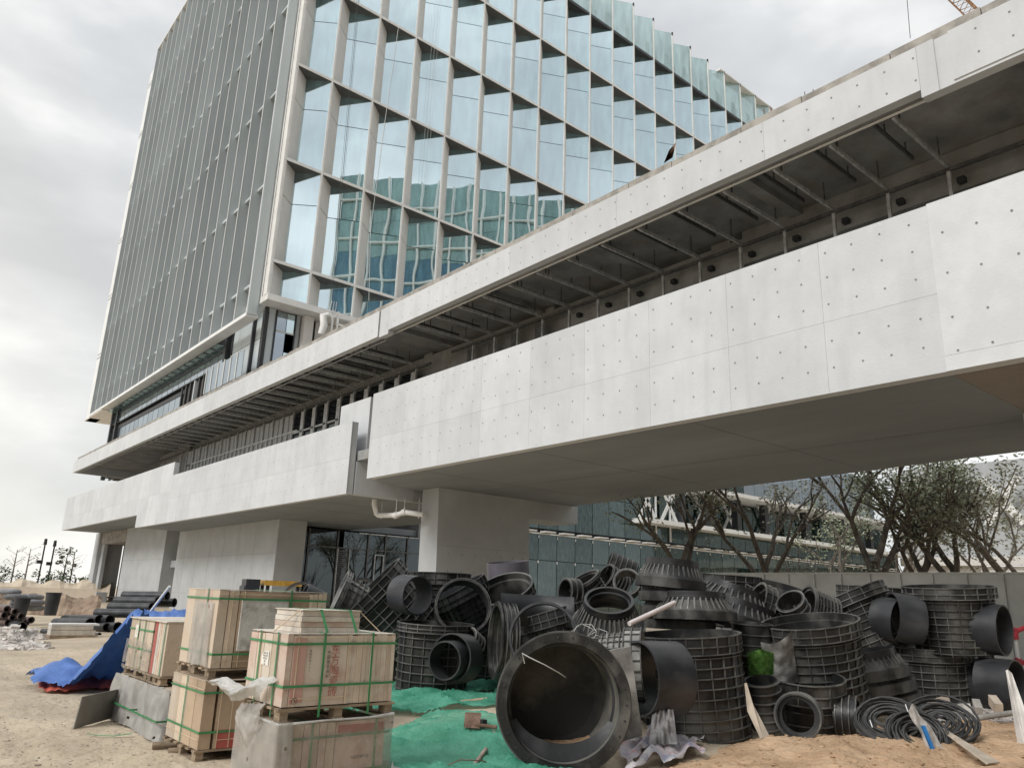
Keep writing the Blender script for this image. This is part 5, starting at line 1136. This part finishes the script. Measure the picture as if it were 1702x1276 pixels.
for (px,py,d,lab,m_) in ((1600,1178,11.2,'broken pale bracket lying in the debris right of the coil','slab'),(1560,1168,11.5,'tilted pale wood piece behind the flat coil','w'),(1655,1170,10.6,'crumpled pale sack at the foot of the right pipe stub','w'),(1625,1176,11,'short grey tile piece in the right-hand debris','s')):
    p=at(px,py,d); o=MB().box((-.16,-.05,-.07),(.16,.05,.07),Matrix.Translation(p)@Matrix.Rotation(random.uniform(0,3),4,'Z')@Matrix.Rotation(random.uniform(-.5,.5),4,'Y')).build('debris_piece',{'slab':slab,'w':MATS['pale_ply'],'s':cope}[m_]); tag(o,lab,'debris','debris at the right')
tag(MB().tube([at(1605,1196,9.9),at(1655,1188,9.9),at(1692,1183,9.9)],.035,8).build('grey_tube',cope),'grey tube lying on the clay at the right','tube')
b=MB()
for i in range(700):
    px=random.uniform(1540,1680); p=og(px,random.uniform(1172,1205),.12); chip(b,p+Vector((0,0,random.uniform(0,.06))),random.uniform(.015,.06))
tag(b.build('small_debris',MATS['pale_rubble']),'scatter of pale broken debris on the clay at the right','debris',kind='stuff')
b=MB()
for i in range(1500):
    x=random.uniform(5.4,13.5); y=random.uniform(2.3,6.5); chip(b,Vector((x,y,clayz(x,y)+.004)),random.uniform(.006,.022))
tag(b.build('clay_clods',mat('clay_clod',(0.44,0.30,0.185),.95,.25,9)),kind='stuff')
# red scaffold jack at the right edge
redm=mat('red_paint',(0.34,0.03,0.045),.5,.2,5)
sj=empty('scaffold_post',at(1690,1130,13.4),'red and white scaffold post with coupler arms at the right edge','scaffold post')
t0=at(1686,1050,13.4); b0=at(1694,1150,13.4); b0=Vector((t0.x,t0.y,0)); MB().tube([b0,t0-Vector((0,0,.12))],.035,8).build('post',fpm,sj,True)
for k,f in enumerate((0,.42,.78)):
    c=t0.lerp(b0,f*.9); MB().tube([c-Vector((0,0,.12)),c+Vector((0,0,.06))],.06,8).build('sleeve',redm,sj,True); MB().tube([c,c+Vector((.35,-.22,.16 if k!=1 else .02))],.04,7).build('arm',redm,sj,True); MB().tube([c+Vector((-.09,0,.05)),c+Vector((.09,0,.05))],.035,7).build('coupler',redm,sj,True)
# forklift behind the crates
yel=mat('faded_yellow_paint',(0.48,0.28,0.05),.5,.25,4)
fk=empty('forklift',at(455,990,17),'yellow and black forklift, only its roof showing above the crates','forklift')
a=at(440,966,17); bq=at(502,960,17.4); dv=(bq-a); dv.z=0; L_=dv.length; ang=math.atan2(dv.y,dv.x); Mx=Matrix.Translation((a.x,a.y,0))@Matrix.Rotation(ang,4,'Z')
MB().box((0,-.05,a.z-.08),(L_,.7,a.z+.03),Mx).build('roof_guard',yel,fk,True); MB().box((-.4,-.05,a.z-.28),(-.1,.5,a.z+.04),Mx).build('mast_block',darkm,fk,True)
MB().box((.05,0,.5),(.12,.07,a.z-.08),Mx).box((L_-.1,0,.5),(L_-.03,.07,a.z-.08),Mx).box((.05,.6,.5),(.12,.67,a.z-.08),Mx).build('roof_post',darkm,fk,True)
MB().box((-.1,-.1,.3),(L_+.3,.75,1.0),Mx).build('body',yel,fk,True); MB().box((-.42,.0,.05),(-.34,.6,a.z-.1),Mx).build('mast',darkm,fk,True)
for xx in (.1,L_): MB().lathe([(.05,0),(.28,0),(.28,.16),(.05,.16)],20,Mx@Matrix.Translation((xx,-.12,.28))@Matrix.Rotation(R(-90),4,'X')).build('wheel',darkm,fk,True)
# trestle by the garage
ts=empty('trestle',onz(180,1000,-.1),'dark folding trestle inside the garage opening','trestle'); a=onx(160,992,18.8); c=onx(200,992,18.8)
MB().tube([a,c],.06,6).tube([a+Vector((0,0,-.9)),a.lerp(c,.5)],.05,5).tube([c+Vector((0,0,-.9)),a.lerp(c,.5)],.05,5).tube([a,a-Vector((0,0,1))],.05,5).tube([c,c-Vector((0,0,1))],.05,5).build('frame',darkm,ts,True)
# tower crane jib, top right
orm=mat('weathered_orange_paint',(0.38,0.22,0.12),.6,.25,3)
jb=empty('tower_crane',at(1590,10,150),'orange lattice jib of a tower crane crossing the sky, top right','crane')
a=at(1535,-60,150); c=at(1640,42,150); ax_=(c-a).normalized(); s_=ax_.cross(Vector((0,0,1))).normalized(); u_=s_.cross(ax_)
ch=[(-.0,1.6),(-1.1,-.7),(1.1,-.7)]
for n_,(p,q) in enumerate(ch): MB().tube([a+s_*p+u_*q,c+s_*p+u_*q],.17,5).build('chord',orm,jb,True)
b=MB(); n_=9
for i in range(n_):
    for (k0,k1) in ((0,1),(1,2),(2,0)):
        P=a.lerp(c,i/n_)+s_*ch[k0][0]+u_*ch[k0][1]; Q=a.lerp(c,(i+.5)/n_)+s_*ch[k1][0]+u_*ch[k1][1]; S=a.lerp(c,(i+1)/n_)+s_*ch[k0][0]+u_*ch[k0][1]; b.tube([P,Q,S],.09,4)
b.build('lattice',orm,jb,True); MB().tube([at(1506,-20,150),at(1513,64,150)],.07,4).build('hoist_cable',galvd,jb,True)
# odd bits standing on the roof edge
rb=empty('rebar_stub',(15.2,9,13.2),'leaning steel plate and starter bars on the roof coping','steel plate')
MB().add([onx(1103,272,15.3),onx(1112,250,15.3),onx(1124,236,15.3),onx(1118,262,15.3)],[(0,1,2,3),(3,2,1,0)]).build('plate',rust,rb,True)
for px,py in ((1270,178),(1282,175),(1338,150),(1352,146)): p=onx(px,py+10,15.25); MB().tube([p-Vector((0,0,.3)),p+Vector((0,0,.12))],.01,4).build('starter_bar',rust,rb,True)
